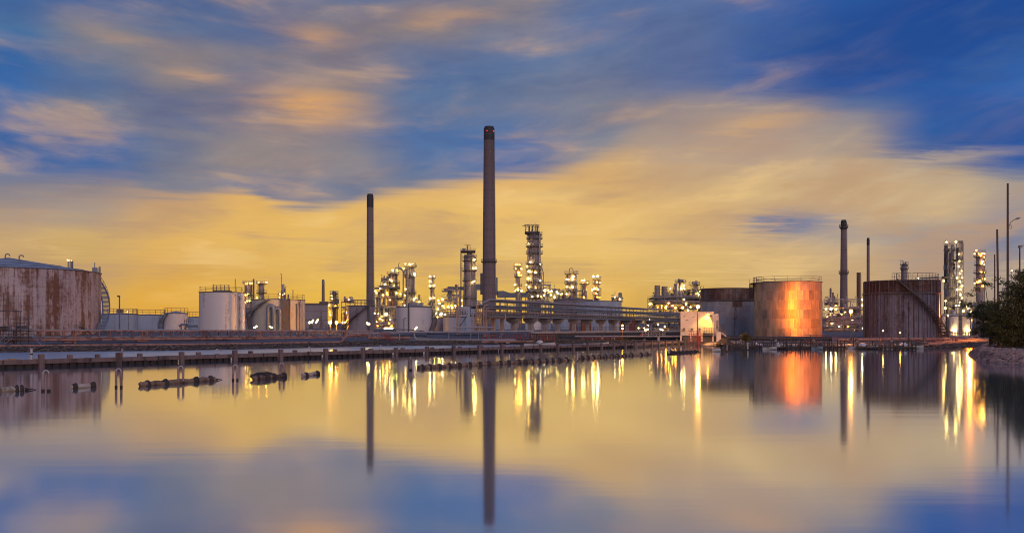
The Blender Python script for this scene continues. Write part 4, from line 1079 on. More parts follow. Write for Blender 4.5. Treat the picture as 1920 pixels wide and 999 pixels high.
# ---- white tank with scaffold on its roof
t1 = tank('tall smooth white tank with a dark scaffold on its roof', 373, 456, 215, 548, 'tank_white', seams=1, rail_every=6)
c, R, h, dep, zb = t_info[t1.name]
D_ = dep; L = lambda px, py, dy=0: local(t1, W(px,py,D_)+Vector((0,dy,0)))
for px in (400,406,414,421,429): MB().bar(L(px,549),L(px,531+random.uniform(0,4)),.07,6).build('scaffold_tube', M['steel_dark'], t1)
for y in (535,539,544): MB().bar(L(398,y),L(431,y),.06,6).build('scaffold_tube', M['steel_dark'], t1)
MB().cbox(L(414,546),(3.2,1.8,.5)).build('scaffold_deck', M['steel_dark'], t1); MB().cbox(L(422,547.5),(3,1.5,.6)).build('roof_cabinet', M['steel_dark'], t1)
MB().tube([L(441,548),L(441,523),L(441.5,524)],.08,6).build('antenna', M['steel_dark'], t1)
q = 1.0
for q, zt, r in ((.95,h*.93,.5),(.62,h*.96,.16),(1.12,h*.78,.24)):
    x, y = (R+.75)*sin(q), -(R+.75)*cos(q)
    MB().tube([(x*.9,y*.9,zt-.3),(x*.97,y*.97,zt),(x,y,zt-.5),(x,y,0)], r, 10).build('down_pipe', M['tank_white'], t1)
for z in (h*.25,h*.6,h*.82): MB().lathe([(R+.1,z),(R+1.0,z),(R+1.0,z+.15),(R+.1,z+.15)],8,(0,0,0),.85,1.2).build('pipe_bracket', M['steel'], t1)
# ---- cream tank with diagonal stair, looped pipes and a dark box for its shadow band
t1 = tank('cream tank with a diagonal stair and grey looped pipes on its front', 472, 572, 235, 562, 'tank_cream', seams=1)
c, R, h, dep, zb = t_info[t1.name]
spiral_stair(t1, -18, h, -84, h*.42, 1.3, 'steel', .2, True, 1.5); spiral_stair(t1, -84, h*.42, -70, .3, 1.0, 'steel_dark', .2, True, 1.3)
def onfront(q, out=0.8): return ((R+out)*sin(q), -(R+out)*cos(q))
for q0, zt, rr in ((-.25,h*.68,.72),(-.05,h*.60,.68)):
    x0,y0 = onfront(q0-.09,1.0); x1,y1 = onfront(q0+.09,1.0)
    P = [(x0,y0,0)] + [((x0+x1)/2-(x1-x0)/2*cos(a),(y0+y1)/2-(y1-y0)/2*cos(a)-.3,zt+.9*sin(a)) for a in [pi*i/8 for i in range(9)]] + [(x1,y1,0)]
    MB().tube(P, rr*.75, 10).build('looped_pipe', M['steel_blue'], t1)
x,y = onfront(.20,.3); MB().box(x-1.0,y-.5,0,x+1.0,y+.5,h*.97).build('shadow_band_box', M['steel_dark'], t1)  # dark box standing in for the shadow band down the tank front
for q0, zt in ((.33,h*1.15),(.38,h*1.02),(.10,h*1.2)):
    x,y = onfront(q0,.6); MB().tube([(x,y,0),(x,y,zt)],.2,6).build('riser_pipe', M['steel_dark'], t1)
for q0, zt in ((.72,h*.78),(.86,h*.86)):
    x,y = onfront(q0,.6); MB().tube([(x,y,0),(x,y,zt),(x*.93,y*.93,zt+.5)],.4,8).build('riser_pipe', M['vessel'], t1)
for q0, zt in ((.3,h*1.36),(.15,h*1.28),(.75,h*1.32)):
    x,y = onfront(q0,-1.5); MB().tube([(x,y,h),(x,y,zt)],.1,6).build('antenna', M['steel_dark'], t1)
# process columns behind it
D_ = 330
t1 = column('pinkish column behind the white tank with a crown of yellow lamps and lit lower decks', 466, 14, 531, D_, (531.5,553,566), 'vessel', lamps=[(461,532,'g_orange'),(464,530.5),(469,531),(472.5,531,'g_orange'),(460,553),(464.5,552),(463,565,'g_warm',2.2),(468,564,'g_warm',2),(459.5,567)], top='flat', seed=1)
p = W(475.5,0,330); stack('thin brown vent stack between two lamp-topped columns', 475.5, 3.2, 3.2, 523, 328, 'concrete_b', name='vent_stack', ladder=False)
column('short pinkish column with a wide top deck above the cream tank', 490.5, 10, 531, D_, (532,549.5), 'vessel', lamps=[(485,529.5,'g_orange'),(499.5,529,'g_orange'),(482,558)], top='flat', seed=2, plat_w=1.5)
module('small orange-lit deck rising behind the roof of the cream tank', 521, 536, 550, 300, 4, [550,556], 2, 3, .8, lamps=[(525,551),(533.5,550.5),(524,557.5),(529,553,'g_orange',2.2)], lampk='g_warm')
t1 = tank('low pink-mauve tank glimpsed between the white tank and the cream tank', 452, 480, 262, 578, 'tank_grey', rail=False)
# ---- floodlights along the pipe road
for px,py,tl,D_ in ((479,613,30,200),(508.5,613,-25,200),(586,602.5,60,250),(594.5,602,58,250)):
    pole_lamp({479:'tilted floodlight tube at the foot of the diagonal tank stair',508.5:'bright floodlight tube beside the looped grey pipes',586:'slanted white floodlight before the mauve shed',594.5:'second slanted white floodlight, nearer the sodium lamps'}[px], px, D_, py, k='g_flood', r=1.5, tube=3.4, tilt=tl, name='floodlight', group='floodlights')
pole_lamp('round yellow lamp before the mauve shed beside two slanted floodlights', 580.5, 250, 604.5, k='g_warm', r=2.4)
pole_lamp('brilliant sodium lamp with a starry glare before the spindly lit tower', 619, 205, 604.5, k='g_sodium_c', r=2.5, group='sodium lamps')
pole_lamp('second sodium lamp close beside the brilliant one', 631, 207, 605, k='g_sodium_c', r=1.9, group='sodium lamps')
pole_lamp('bright yellow floodlight before the mauve tank under the slim stack', 690.5, 175, 606.5, k='g_flood', r=2.2, tube=3, tilt=-28, name='floodlight', group='floodlights')
pole_lamp('slanted floodlight before the pale tank, low over the pipes', 780, 168, 615, k='g_flood', r=1.3, tube=3, tilt=52, name='floodlight', group='floodlights')
# ---- mauve shed, little stack, tower
D_ = 300; s = D_/F; p = W(592,0,D_)
t = thing('shed', 'flat-topped mauve clad shed behind the white floodlights', 'building', (p.x,p.y,2), -atan((592-CX)/F)); h = ZP(571,D_)-2; hw = 22*s
MB().box(-hw,0,-.2,hw,16,h).build('wall', M['tank_grey'], t, smooth=False); MB().box(-hw-.3,-.3,h,hw+.3,16.3,h+.5).build('roof', M['steel_dark'], t, smooth=False)
for z in (h*.35,h*.72): MB().box(-hw-.02,-.06,z-.06,hw+.02,-.003,z+.06).build('cladding_joint', M['steel_dark'], t)
for k in range(8): MB().box(-hw+2*hw*(k+.5)/8-.05,-.05,.0,-hw+2*hw*(k+.5)/8+.05,-.002,h*.34).build('cladding_rib', M['tank_grey'], t)
MB().box(-hw*.55,-.09,0,-hw*.2,-.004,3.2).build('door', M['steel_dark'], t)
for k,x in enumerate((2.2,5.5,8.5,12)): MB().box(x*.55,-.4,h+.5,x*.55+1.4,1.2,h+1.1+.9*(k==3)).build('roof_unit', M['steel_dark'], t)
t1 = stack('short grey stack with a blue band on the roof line of the mauve shed', 606, 5.0, 6.6, 524, 340, 'concrete_b', 'steel_blue', 9, name='chimney_stack', ladder=False)
t1 = column('spindly lit tower wrapped in rings and ladders above the sodium lamps', 626.5, 9, 547, 330, (551,557,563,571,578), 'vessel_brown', lamps=[(622,554.6),(623,560),(633.5,564,'g_white'),(617,572),(618,585),(619,590),(629,573,'g_orange')], seed=5, pipes=4, plat_w=1.2)
module('red-brown process frame beside the spindly lit tower', 640, 664, 566, 320, 6, [566,580,593,606], 3, 6, 1.0, lamps=[(654,561.6),(650.5,586),(642.5,604.6,'g_white'),(647,604),(660,604)], frame='steel_red', fill=('vessel_brown','steel_red','vessel'))
t1 = tank('mauve-grey tank with a diagonal stair below the slim stack', 650, 702, 205, 573, 'tank_grey', roof='cone', seams=1)
c, R, h, dep, zb = t_info[t1.name]; spiral_stair(t1, 28, h, -80, .3, 1.0, 'steel_dark', .2, True, 1.4)
x,y = (R+.3)*sin(.55), -(R+.3)*cos(.55); MB().tube([(x,y,0),(x,y,h*.98)],.22,6).build('riser_pipe', M['steel_dark'], t1); MB().rail([(-R*.7+i*R*.25,-R*.6,h+.1) for i in range(7)],1.2,.08).build('roof_rail', M['steel_dark'], t1)
stack('slim grey-mauve stack with a dark banded top and a faint wisp of smoke', 694, 12.0, 14.5, 364, 380, 'concrete_b', 'black', 26, rings=9)
# faint smoke
D_ = 380
m = bpy.data.materials.new('thin_smoke'); m.use_nodes = True; tt = NT(m.node_tree); tt.n.clear()
vs_ = tt.node('ShaderNodeVolumePrincipled'); vs_.inputs['Color'].default_value = (.92,.90,.95,1); vs_.inputs['Density'].default_value = .3; vs_.inputs['Anisotropy'].default_value = .2
o_ = tt.node('ShaderNodeOutputMaterial'); tt.l.new(vs_.outputs[0], o_.inputs['Volume'])
sp = [(694,362,4),(697,345,5),(698,330,6),(690,312,6),(675,298,6),(662,282,6),(654,262,6),(654,245,6),(660,225,6),(668,210,6),(680,200,6),(692,197,6),(701,203,6),(703,214,5),(698,224,5),(690,229,3)]
q = MB().tube([W(x,y,D_+(i%3)) for i,(x,y,r) in enumerate(sp)], [r*D_/F for x,y,r in sp], 10)
q.build('smoke', m, kind='stuff', label='faint curl of pale smoke rising from the slim stack')

# ------------------------------------------------------------------ truss pipe bridge along the bank and the low pipe under it
A, B = W(-70,0,121), W(700,0,170); A.z = B.z = 0; L_ = (B-A).length; ang = atan2(B.y-A.y, B.x-A.x)
t = thing('pipe_bridge', 'long low red-brown truss carrying pipes along the far bank', 'pipe bridge', (A.x,A.y,0), ang)
zt = lambda x: 2.98-.62*x/L_; zl = lambda x: 1.66-.42*x/L_
NP = 42
def seg(name, f, dy, w_, h_, mt):
    MB().beam((0,dy,f(0)),(L_,dy,f(L_)),w_,h_).build(name, M[mt], t, smooth=False)
for dy in (0,1.1):
    seg('top_chord', lambda x: zt(x)-.10, dy, .14, .16, 'steel_pink'); seg('bottom_chord', lambda x: zl(x)+.02, dy, .12, .14, 'steel_pink')
MB().tube([(0,-.12,zl(0)-.2),(L_,-.12,zl(L_)-.2)],.19,10).build('main_pipe', M['pipe_pink'], t)
MB().tube([(0,.5,zt(0)+.02),(L_,.5,zt(L_)+.02)],.13,8).build('top_pipe', M['pipe'], t)
MB().tube([(0,.2,zl(0)+.2),(L_,.2,zl(L_)+.2)],.11,8).build('inner_pipe', M['pipe'], t); MB().tube([(0,.8,zl(0)+.25),(L_,.8,zl(L_)+.25)],.16,8).build('inner_pipe', M['steel_blue'], t)
pm = MB().box(-.05,-.05,0,.05,.05,1).mesh('post', M['steel_pink'])
for i in range(NP+1):
    x = L_*i/NP
    for dy in (-.01,1.11): put('post', pm, t, (x,dy,zl(x)), None, (1,1,zt(x)-zl(x)-.1))
    if i < NP:
        x1 = L_*(i+1)/NP; a, b = ((x,0,zt(x)-.14),(x1,0,zl(x1)+.05)) if i%2 else ((x1,0,zt(x1)-.14),(x,0,zl(x)+.05))
        MB().bar(a,b,.035).build('diagonal', M['steel_dark'], t, smooth=False)
        MB().cbox((x+.25*L_/NP,.5,zt(x)-.22),(.42,1.0,.1)).build('pipe_shoe', M['steel_pink'], t, smooth=False)
for px in (30,140,275,388,488,575,651):
    q = on_line(A,B,px); x = (q-A).length; g = gz(px,q.y)
    for dy in (-.08,1.2): MB().box(x-.09,dy-.09,g-.3,x+.09,dy+.09,zt(x)-.05).build('support_leg', M['steel_pink'], t)
    MB().cbox((x-.9,.5,zl(x)-.45),(1.2,1.2,.22)).build('support_beam', M['steel_pink'], t)
pts = []
for px in range(-80, 645, 30):
    D_ = interp(SHORE,px)+4.0; pts.append(W(px,0,D_)); pts[-1].z = gz(px,D_)+.16
pts.append(pts[-1]+Vector((.9,.6,1.1))); pts.append(pts[-1]+Vector((3,3,.1)))
r0 = Vector((pts[0].x,pts[0].y,0)); t = thing('shore_pipe', 'long rusty pink pipe lying along the top of the bank below the truss', 'pipeline', r0)
MB().tube([p-r0 for p in pts],.17,8).build('pipe', M['pipe_pink'], t)
for p in pts[:-2:1]: MB().cbox(p-r0-Vector((0,0,.2)),(.5,.5,.2)).build('sleeper', M['jetty'], t)

# ------------------------------------------------------------------ low pipe racks in the middle
def pipe_run(label, segs, D_, xr, matn=None, name='pipe_rack', posts=(), slp=(), rails=(), group='low pipe racks'):
    s = D_/F; p = W(xr,0,D_); zb = gz(xr,D_); t = thing(name, label, 'pipe rack', (p.x,p.y,zb), 0, group)
    L = lambda px,py,dy=0: local(t, W(px,py,D_)+Vector((0,dy,0)))
    for pts, w_, mt, dy in segs: MB().tube([L(x,y,dy) for x,y in pts], w_*s/2, 8).build('pipe', M[mt], t)
    for x,y,mt in posts:
        q = L(x,y); MB().box(q.x-.35*s*1.6,q.y-.1,-.3,q.x+.35*s*1.6,q.y+.35,q.z).build('support_post', M[mt], t)
    for x,y in slp:
        q = L(x,y); MB().cbox((q.x,q.y,q.z/2-.2),(7*s,.9,q.z+.4)).build('sleeper', M['pier'], t)
    for x0,x1,y,n,h_,mt in rails:
        MB().rail([L(x0+(x1-x0)*i/n,y) for i in range(n+1)], h_*s, .28*s).build('rail', M[mt], t)
    return t
pipe_run('bundle of grey and pink pipes on short posts before the pale tank',
  [([(655,624),(720,624),(760,623),(1000,620.5)],3.2,'pipe',0),([(700,621),(740,617.5),(770,618),(800,622)],1.6,'pipe_black',.6),([(690,633),(768,633)],5.5,'pipe_pink',.4),
   ([(720,629),(790,629),(800,631)],2,'pipe_black',.8),([(776,625),(779,634),(786,636.5),(965,636.5)],2.6,'pipe',0),([(850,613.5),(925,613.5)],2.6,'pipe',.5),([(640,637),(650,628),(690,628)],2.6,'pipe_pink',0),
   ([(800,626),(880,628),(930,626)],1.6,'pipe_black',.5),([(830,624),(1000,624.5)],2.2,'steel_blue',.9)], 160, 800, posts=[(708,620,'steel'),(749,626,'pipe'),(778,630,'steel'),(809,635,'steel'),(841,623,'steel_blue'),(882,623,'steel_blue'),(897,623,'steel_blue'),(917,623,'steel_blue'),(940,623,'steel_blue'),(667,626,'steel_pink'),(684,626,'steel_pink')],
  rails=[(690,742,629,10,6,'steel_pink'),(842,918,629,9,5,'steel_blue')])
pipe_run('long pinkish shore pipe resting on concrete sleepers at the water edge in the middle', [([(724,643.5),(735,641.5),(1000,640)],3.4,'pipe_pink',0),([(776,638.5),(970,638)],1.8,'pipe',.7)], 157, 860, slp=[(742,642.5),(778,642),(810,642),(834,641.5),(858,641.5),(882,641),(905,641),(930,641),(952,641)])
D_ = 158; p = W(722,0,D_); t = thing('bank_stair', 'small red-brown steel stair with handrails climbing the bank', 'stair', (p.x,p.y,gz(722,D_)))
L = lambda px,py,dy=0: local(t, W(px,py,D_)+Vector((0,dy,0)))
for dy in (0,.9): MB().beam(L(723,630,dy),L(730,643,dy),.1,.14).build('stringer', M['steel_red'], t)
for i in range(6): q = L(723+7*i/6,631+12*i/6); MB().box(q.x,q.y,q.z,q.x+.2,q.y+.9,q.z+.04).build('tread', M['steel_red'], t)
MB().rail([L(712+i*3,633) for i in range(7)],.9,.04).build('rail', M['steel_red'], t); MB().rail([L(735+i*2,641) for i in range(4)],.8,.04).build('rail', M['steel_red'], t)
MB().box(L(710,634).x,-.1,L(710,634).z-.1,L(738,634).x,1.0,L(710,634).z).build('landing', M['steel_red'], t)
def frame_cage(label, x0,x1,y0,y1,D_,nx,ny,mt,depth=1.6,seed=0,name='steel_frame',valves=0,group='red steel frames'):
    random.seed(seed+900); s = D_/F; p = W((x0+x1)/2,0,D_); zb = gz((x0+x1)/2,D_); t = thing(name,label,'steel frame',(p.x,p.y,zb),0,group)
    L = lambda px,py,dy=0: local(t, W(px,py,D_)+Vector((0,dy,0)))
    for i in range(nx+1):
        x = x0+(x1-x0)*i/nx
        for dy in (0,depth):
            q = L(x,y0+random.uniform(0,.25)*(y1-y0),dy); MB().bar((q.x,q.y,min(-.2,L(x,y1).z)),q,.38*s,4).build('post', M[mt], t, smooth=False)
    for j in range(ny+1):
        y = y0+(y1-y0)*j/ny
        for dy in (0,depth): MB().bar(L(x0,y,dy),L(x1,y,dy),.34*s,4).build('rail', M[mt], t, smooth=False)
    for k in range(valves):
        q = L(random.uniform(x0,x1),random.uniform(y0+2,y1),random.uniform(.2,depth)); r = random.uniform(1.2,2.0)*s
        MB().tube([q+Vector((0,0,-r*1.5)),q,q+Vector((0,0,r*2))],[r*.5,r*.8,r*.3],8).lathe([(r*.9,0),(r*1.1,.06),(r*.9,.12)],10,(q.x,q.y,q.z+r*2)).build('valve', M[random.choice([mt,'steel','steel_red'])], t)
    return t
frame_cage('red handrails and valves around the pipe ends under the tall stack', 905,1004,624.5,638,163,14,3,'steel_red',2.0,1,valves=10)
frame_cage('dark red manifold frame on the bank right of the tall stack', 1008,1040,628,642,161,5,3,'steel_red',1.6,2,valves=5)
frame_cage('line of dark red valve stands behind the small jetty piles', 1090,1165,634,645,163,13,2,'steel_red',1.2,3,valves=14)
frame_cage('red barred gate frame lit by the sodium lamp before the white cabin', 1293,1316,621,640,152,7,4,'steel_red',1.2,4)
frame_cage('dark steel loading platform at the water edge under the sodium lamp', 1288,1318,636,645,151,5,2,'steel_dark',2.2,5)
# ------------------------------------------------------------------ middle process block (behind the slim stack)
random.seed(55)
D_ = 345
t = column('dark green-grey reactor column topped by a curved overhead pipe', 737, 16, 513, D_, (515,531,545,560), 'vessel_brown',
  lamps=[(736,506.4,'g_white',2.2),(745.5,507.5,'g_white'),(730.6,524.6,'g_white'),(734.5,526.5,'g_white'),(738.5,535,'g_warm',2),(743.5,549,'g_warm',2.4),(730.8,562.5)], seed=7, plat_w=1.2)
extra(t, D_, 'overhead_pipe', 'steel', lambda mb,s,L: mb.tube([L(738,512,-2),L(742,504,-2),L(748,502.5,-2),L(754,506,-2),L(758,513,-2)],2.0*s,8))
extra(t, D_, 'davit', 'steel_dark', lambda mb,s,L: mb.tube([L(747,512),L(747.5,494),L(750,493)],.5*s,6))
t = column('tall twin-walled distillation column with a wide lamp-lined top deck behind the pale tank', 768.5, 15, 502, 350, (501.5,516,520,549.5,552), 'vessel',
  lamps=[(760.3,495,'g_white'),(768,495.5,'g_white',2.3),(773.6,495,'g_white'),(756.6,503,'g_white',2.2),(777.5,513.5,'g_white',2.2),(777.5,516,'g_warm'),(760.5,542,'g_white',2.6),(776,561.5,'g_white',2.2),(779.5,558.5),(758.5,572)], seed=8, top='flat', plat_w=1.5)
extra(t, 350, 'side_pipe', 'pipe_copper', lambda mb,s,L: mb.tube([L(756,610,-3),L(756.5,512,-3),L(761,506,-3)],1.6*s,8))
extra(t, 350, 'riser_pipe', 'vessel', lambda mb,s,L: mb.tube([L(764,600,-8*s*2),L(764,504,-8*s*2)],2.2*s,8))
extra(t, 350, 'davit', 'steel_dark', lambda mb,s,L: (mb.tube([L(773,500),L(773,491)],.4*s,5), mb.tube([L(779.5,500),L(779.5,492),L(775,496)],.4*s,5)))
module('stepped steel structure crowded with vessels and lamps beside the dark green column', 702, 750, 539, 338, 12, [539,558,577,597,609], 5, 21, 1.3,
  lamps=[(703.5,545.5,'g_white'),(713,541,'g_white'),(722.8,532.4,'g_white'),(726.7,552.5),(718,553,'g_orange',2.2),(731,562.5),(724,588.4,'g_white',3.4),(709,588),(712.5,597.5,'g_warm',2.4),(717,600,'g_orange'),(732,599,'g_warm',2.2),(737,600),(714,606.5,'g_white',2.6),(723.5,608,'g_white'),(703,587),(716,593,'g_orange'),(706,603,'g_orange'),(730,606,'g_orange',2.4)], fill=('vessel_brown','vessel','pipe_copper','vessel_brown'))
module('narrow upper steel tower of decks and vessels with a slim chimney', 714, 731, 527, 348, 7, [527,540,556], 2, 22, 1.1, lamps=[(722,533,'g_white'),(716,548,'g_orange',2.0),(726,549,'g_warm',2.2)], fill=('vessel_brown','vessel'))
stack('slim tan vent chimney on the narrow upper steel tower', 720.3, 2.4, 3.2, 517, 352, 'concrete_b', name='vent_stack', ladder=False)
module('pipe-filled steel decks with green-lit floors behind the pale tank', 744, 790, 562, 356, 10, [562,574,588], 4, 23, 1.1, lamps=[(751,551),(759,553,'g_warm'),(755,566,'g_warm'),(765,567,'g_warm',2),(780,570),(786,566)], fill=('vessel','vessel_brown','pipe'))
module('low floodlit pump shelter with two long tube lights under the stepped structure', 700, 746, 610, 300, 8, [610,619], 6, 24, 1.2, lamps=[(708,611,'g_orange'),(734,611,'g_orange',2.2)], frame='steel_pink')
t = thing('tube_lights', 'pair of long white tube lights on a low gantry under the stepped structure', 'tube light', (W(728,0,285).x, 285, 2))
for px in (724,732.5):
    a, b_ = local(t,W(px-3.4,616,285)), local(t,W(px+3.4,616,285)); MB().tube([a,b_],1.5*285/F,8).build('lamp', M['g_flood'], t); MB().bar((a.x,a.y+.4,0),(a.x,a.y+.4,a.z+.4),.1).build('post', M['steel_dark'], t)
    MB().beam((a.x,a.y+.4,a.z+.4),(b_.x,a.y+.4,a.z+.4),.3,.15).build('reflector', M['lamp_case'], t)
column('brown columns cluster post beside the slim stack', 709, 7, 556, 340, (559,575), 'vessel_brown', lamps=[(706,549,'g_white')], seed=9)
t1 = tank('pale blue-grey tank, pinkish on one side, behind the shore pipes', 743, 809, 205, 575, 'tank_white', seams=1, rail=False, apex=571)
c, R, h, dep, zb = t_info[t1.name]; spiral_stair(t1, 100, h*.6, 55, .3, 1.1, 'steel_dark', .2, True, 1.3)
x,y = (R+.25)*sin(-.28), -(R+.25)*cos(-.28); MB().tube([(x,y,0),(x,y,h+.7),(x*.9,y*.9,h+.9)],.17,6).build('riser_pipe', M['steel_dark'], t1)
x,y = (R+.5)*sin(-.52), -(R+.5)*cos(-.52); MB().tube([(x,y,0),(x,y,h*.52),(x+.5,y,h*.56)],.1,6).build('lamp_bracket', M['steel'], t1)
for q in (-.2,.1,.6): MB().cbox((R*.7*sin(q),-R*.7*cos(q),h+.6),(1.2,.8,.6)).build('roof_hatch', M['steel'], t1)
column('slender column with three pairs of white lamps standing alone on the skyline', 810, 6.5, 519, 335, (522,540,566), 'vessel',
  lamps=[(806.2,518.4,'g_white',2),(814,518,'g_white'),(806,527,'g_white'),(806,536,'g_white',1.8),(814.2,535.6,'g_white',2.2),(807,559,'g_white',2.3),(814,558.5,'g_white'),(805,568)], seed=10, pipes=1, plat_w=1.1)
module('low lamp-dotted pipe decks at the foot of the slender column', 796, 832, 572, 325, 8, [572,585,598], 3, 25, 1.2, lamps=[(824,569,'g_white',2),(821,579,'g_white',2.2),(818,587),(830,573),(833,577),(820,595,'g_orange',2.2),(800,577),(822,563)], fill=('vessel_brown','vessel','steel_dark'))
module('furnace block with yellow-lit decks beneath the long grey duct', 828, 862, 545, 322, 10, [545,556,566,580,592], 3, 26, 1.2,
  lamps=[(829.5,561,'g_white',2.2),(827,588.4,'g_white',3.2),(834.7,589,'g_white',2.4),(853.8,573,'g_white'),(846,573),(866,563),(866.5,574,'g_white'),(840,575,'g_warm',2),(848,577,'g_warm',2.4),(832,574),(858,586,'g_orange',2)], fill=('vessel','steel','vessel_brown'))
module('dense lit pump floor of pipes and drums behind the pale tank', 698, 800, 585, 372, 10, [585,595,606], 8, 61, 1.5, lamps=[(752,590),(789,596),(795,588),(786,577,'g_white')], fill=('vessel_brown','tank_grey','steel_dark','vessel'))
module('dense pipe floor between the slender column and the furnace block', 812, 862, 592, 380, 8, [592,602], 5, 62, 1.6, lamps=[(845,598,'g_orange'),(818,603)], fill=('vessel_brown','tank_grey','steel_dark'))
module('row of brown drums and pipe bends behind the mauve tank under the slim stack', 640, 704, 588, 350, 8, [588,600], 5, 63, 1.4, lamps=[(668,592,'g_orange')], fill=('vessel_brown','tank_grey'))
# big stack with its ducts
D_ = 900
stack('tallest chimney, a mauve-brown concrete stack with a black top and two red lights', 917, 19.6, 26, 238, D_, 'concrete', 'black', 26, (491,), [(913.5,247.5),(925.5,248)], rings=24)
D_ = 420; s = D_/F
t = thing('flue_duct', 'long grey ribbed flue duct on legs running to the tallest chimney', 'duct', (W(870,0,D_).x,D_,2))
L = lambda px,py,dy=0: local(t, W(px,py,D_)+Vector((0,dy,0)))
a,b_ = L(840,537.5),L(886,543.5); MB().box(a.x,0,b_.z,b_.x,2.2,a.z).build('duct', M['steel_blue'], t, smooth=False)
a,b_ = L(886.2,532.5),L(903.5,543.5); MB().box(a.x,0,b_.z,b_.x,2.2,a.z).build('duct', M['steel_blue'], t, smooth=False)
for px in range(842,904,3): 
    y0 = 537 if px < 886 else 532; a,b_ = L(px,y0),L(px+.7,544); MB().box(a.x,-.16,b_.z,b_.x,-.004,a.z).build('duct_rib', M['steel'], t, smooth=False)
a,b_ = L(900.5,512),L(905.5,552); MB().box(a.x,-.3,b_.z,b_.x,3,a.z).build('stack_breech', M['steel_dark'], t, smooth=False)
a,b_ = L(839,537),L(847,560); MB().box(a.x,.1,b_.z,b_.x,2,a.z-.05).build('duct_drop', M['steel_blue'], t, smooth=False)
for px in (845,870,893): a = L(px,544,1); MB().box(a.x-.25,.8,0,a.x+.25,1.3,a.z).build('leg', M['steel'], t)
t = thing('flue_duct', 'grey ribbed flue duct running from the tallest chimney toward the ringed tower', 'duct', (W(980,0,D_).x,D_,2))
L = lambda px,py,dy=0: local(t, W(px,py,D_)+Vector((0,dy,0)))
mb = MB(); P = [(932,545.5,558),(944,545,558),(956,549,557.5),(1022,548,556.5)]
for (x0,t0,b0),(x1,t1_,b1) in zip(P[:-1],P[1:]):
    v = [L(x0,t0),L(x1,t1_),L(x1,b1),L(x0,b0)]; mb.add([tuple(q) for q in v]+[tuple(q+Vector((0,2,0))) for q in v],[(3,2,1,0),(4,5,6,7),(0,1,5,4),(1,2,6,5),(2,3,7,6),(3,0,4,7)])
mb.build('duct', M['steel_blue'], t, smooth=False)
for px in range(934,1022,4): a,b_ = L(px,549.5),L(px+.8,557.5); MB().box(a.x,-.18,b_.z,b_.x,-.004,a.z).build('duct_rib', M['steel'], t, smooth=False)
a,b_ = L(929.5,520),L(933,553); MB().box(a.x,0,b_.z,b_.x,2.5,a.z).build('stack_breech', M['steel_blue'], t, smooth=False)
for px in (947,978,1010): a = L(px,557,1); MB().box(a.x-.25,.8,0,a.x+.25,1.3,a.z).build('leg', M['steel'], t)
# distillation tower with gantry top
D_ = 400
t = column('broad grey distillation tower with a flat overhanging top deck, beside the tallest chimney', 880, 20, 478, D_, (483,490,508,527,560), 'vessel',
  lamps=[(889.5,487,'g_white',2.2),(887,502.5,'g_white',1.8),(892,502.5,'g_white',2.3),(889.5,527,'g_white',2.2),(886,529)], seed=12, pipes=5, taper=1.25, plat_w=1.1, top='flat')
extra(t, D_, 'top_deck', 'steel_dark', lambda mb,s,L: mb.box(L(863.5,0).x,L(863,0,-4).y,L(864,473).z,L(891.5,0).x,L(863,0,5).y,L(864,470).z))
extra(t, D_, 'top_rail', 'steel', lambda mb,s,L: mb.rail([L(863.5+3.5*i,470.5,-4) for i in range(9)],3.6*s,.25*s))
extra(t, D_, 'top_drum', 'vessel', lambda mb,s,L: (mb.cyl(3*s,0,4*s,12,tuple(L(870,469.5))), mb.cyl(1.6*s,0,10*s,10,tuple(L(876.5,470))), mb.cyl(4.5*s,L(0,484).z,L(0,473).z,12,(0,0,0))))
extra(t, D_, 'crane_davit', 'steel_dark', lambda mb,s,L: mb.tube([L(881.5,470),L(881.5,459),L(871,458.5)],.5*s,6))
extra(t, D_, 'side_pipe', 'steel_dark', lambda mb,s,L: mb.tube([L(864.5,575,-4),L(864.5,471,-4)],1.1*s,8))
extra(t, D_, 'side_ladder', 'steel', lambda mb,s,L: mb.rail([L(868,575-i*8,-9*s) for i in range(12)],.1,.3*s))
# slender orange-lit column
column('slender orange-lit column with three small decks between the chimney and the ringed tower', 971, 8, 499, 380, (499.5,505,519,537,546), 'vessel',
  lamps=[(966.8,496.6,'g_orange'),(970,496),(974.5,496.6,'g_orange'),(967,504,'g_white',1.8),(977.5,504,'g_white',1.7),(972.8,511,'g_orange',2.4),(974,516,'g_orange',2.2),(977.5,516),(965.6,534,'g_white',1.8),(966,545,'g_white'),(971,543,'g_warm',3.0),(978,545,'g_white')], lampk='g_orange', seed=13, pipes=1, plat_w=1.1, top='flat')
# ringed main tower
D_ = 390
t = column('tall ringed tower of many railed decks with an overhanging lattice top', 1002, 22, 437, D_, (440.5,448.5,463,476,496,507,515,530,541), 'tank_grey',
  lamps=[(991,457,'g_warm',1.5),(993.8,491.5,'g_white'),(988.6,499,'g_white',1.9),(991,508.5,'g_white',2.4),(994.5,509),(1004,511,'g_warm',2.4),(990,522,'g_white',3.0),(987,534),(991.5,538,'g_white',2.2),(1004.5,540,'g_warm',3.0),(1013.5,526,'g_white',1.7),(1015,540,'g_white',2.4),(1013,495,'g_white',1.3)], seed=14, pipes=6, taper=1.12, plat_w=1.35, top='flat')
def lattice(mb, s, L):
    for z in (436,423): 
        for dy in (-3.5,3.5): mb.bar(L(984 if z==436 else 983,z,dy),L(1011,z,dy),.7*s)
    for px in (985,991,996,1001,1006,1010.5):
        for dy in (-3.5,3.5): mb.bar(L(px,436,dy),L(px,422.5,dy),.6*s)
    for px in (985,996,1006): mb.bar(L(px,436,-3.5),L(px+5,423,-3.5),.4*s)
    mb.bar(L(979,424),L(990,422.5),.6*s); mb.bar(L(984,436),L(994,446),.7*s); mb.bar(L(1004.5,422),L(1004.5,419),.5*s)
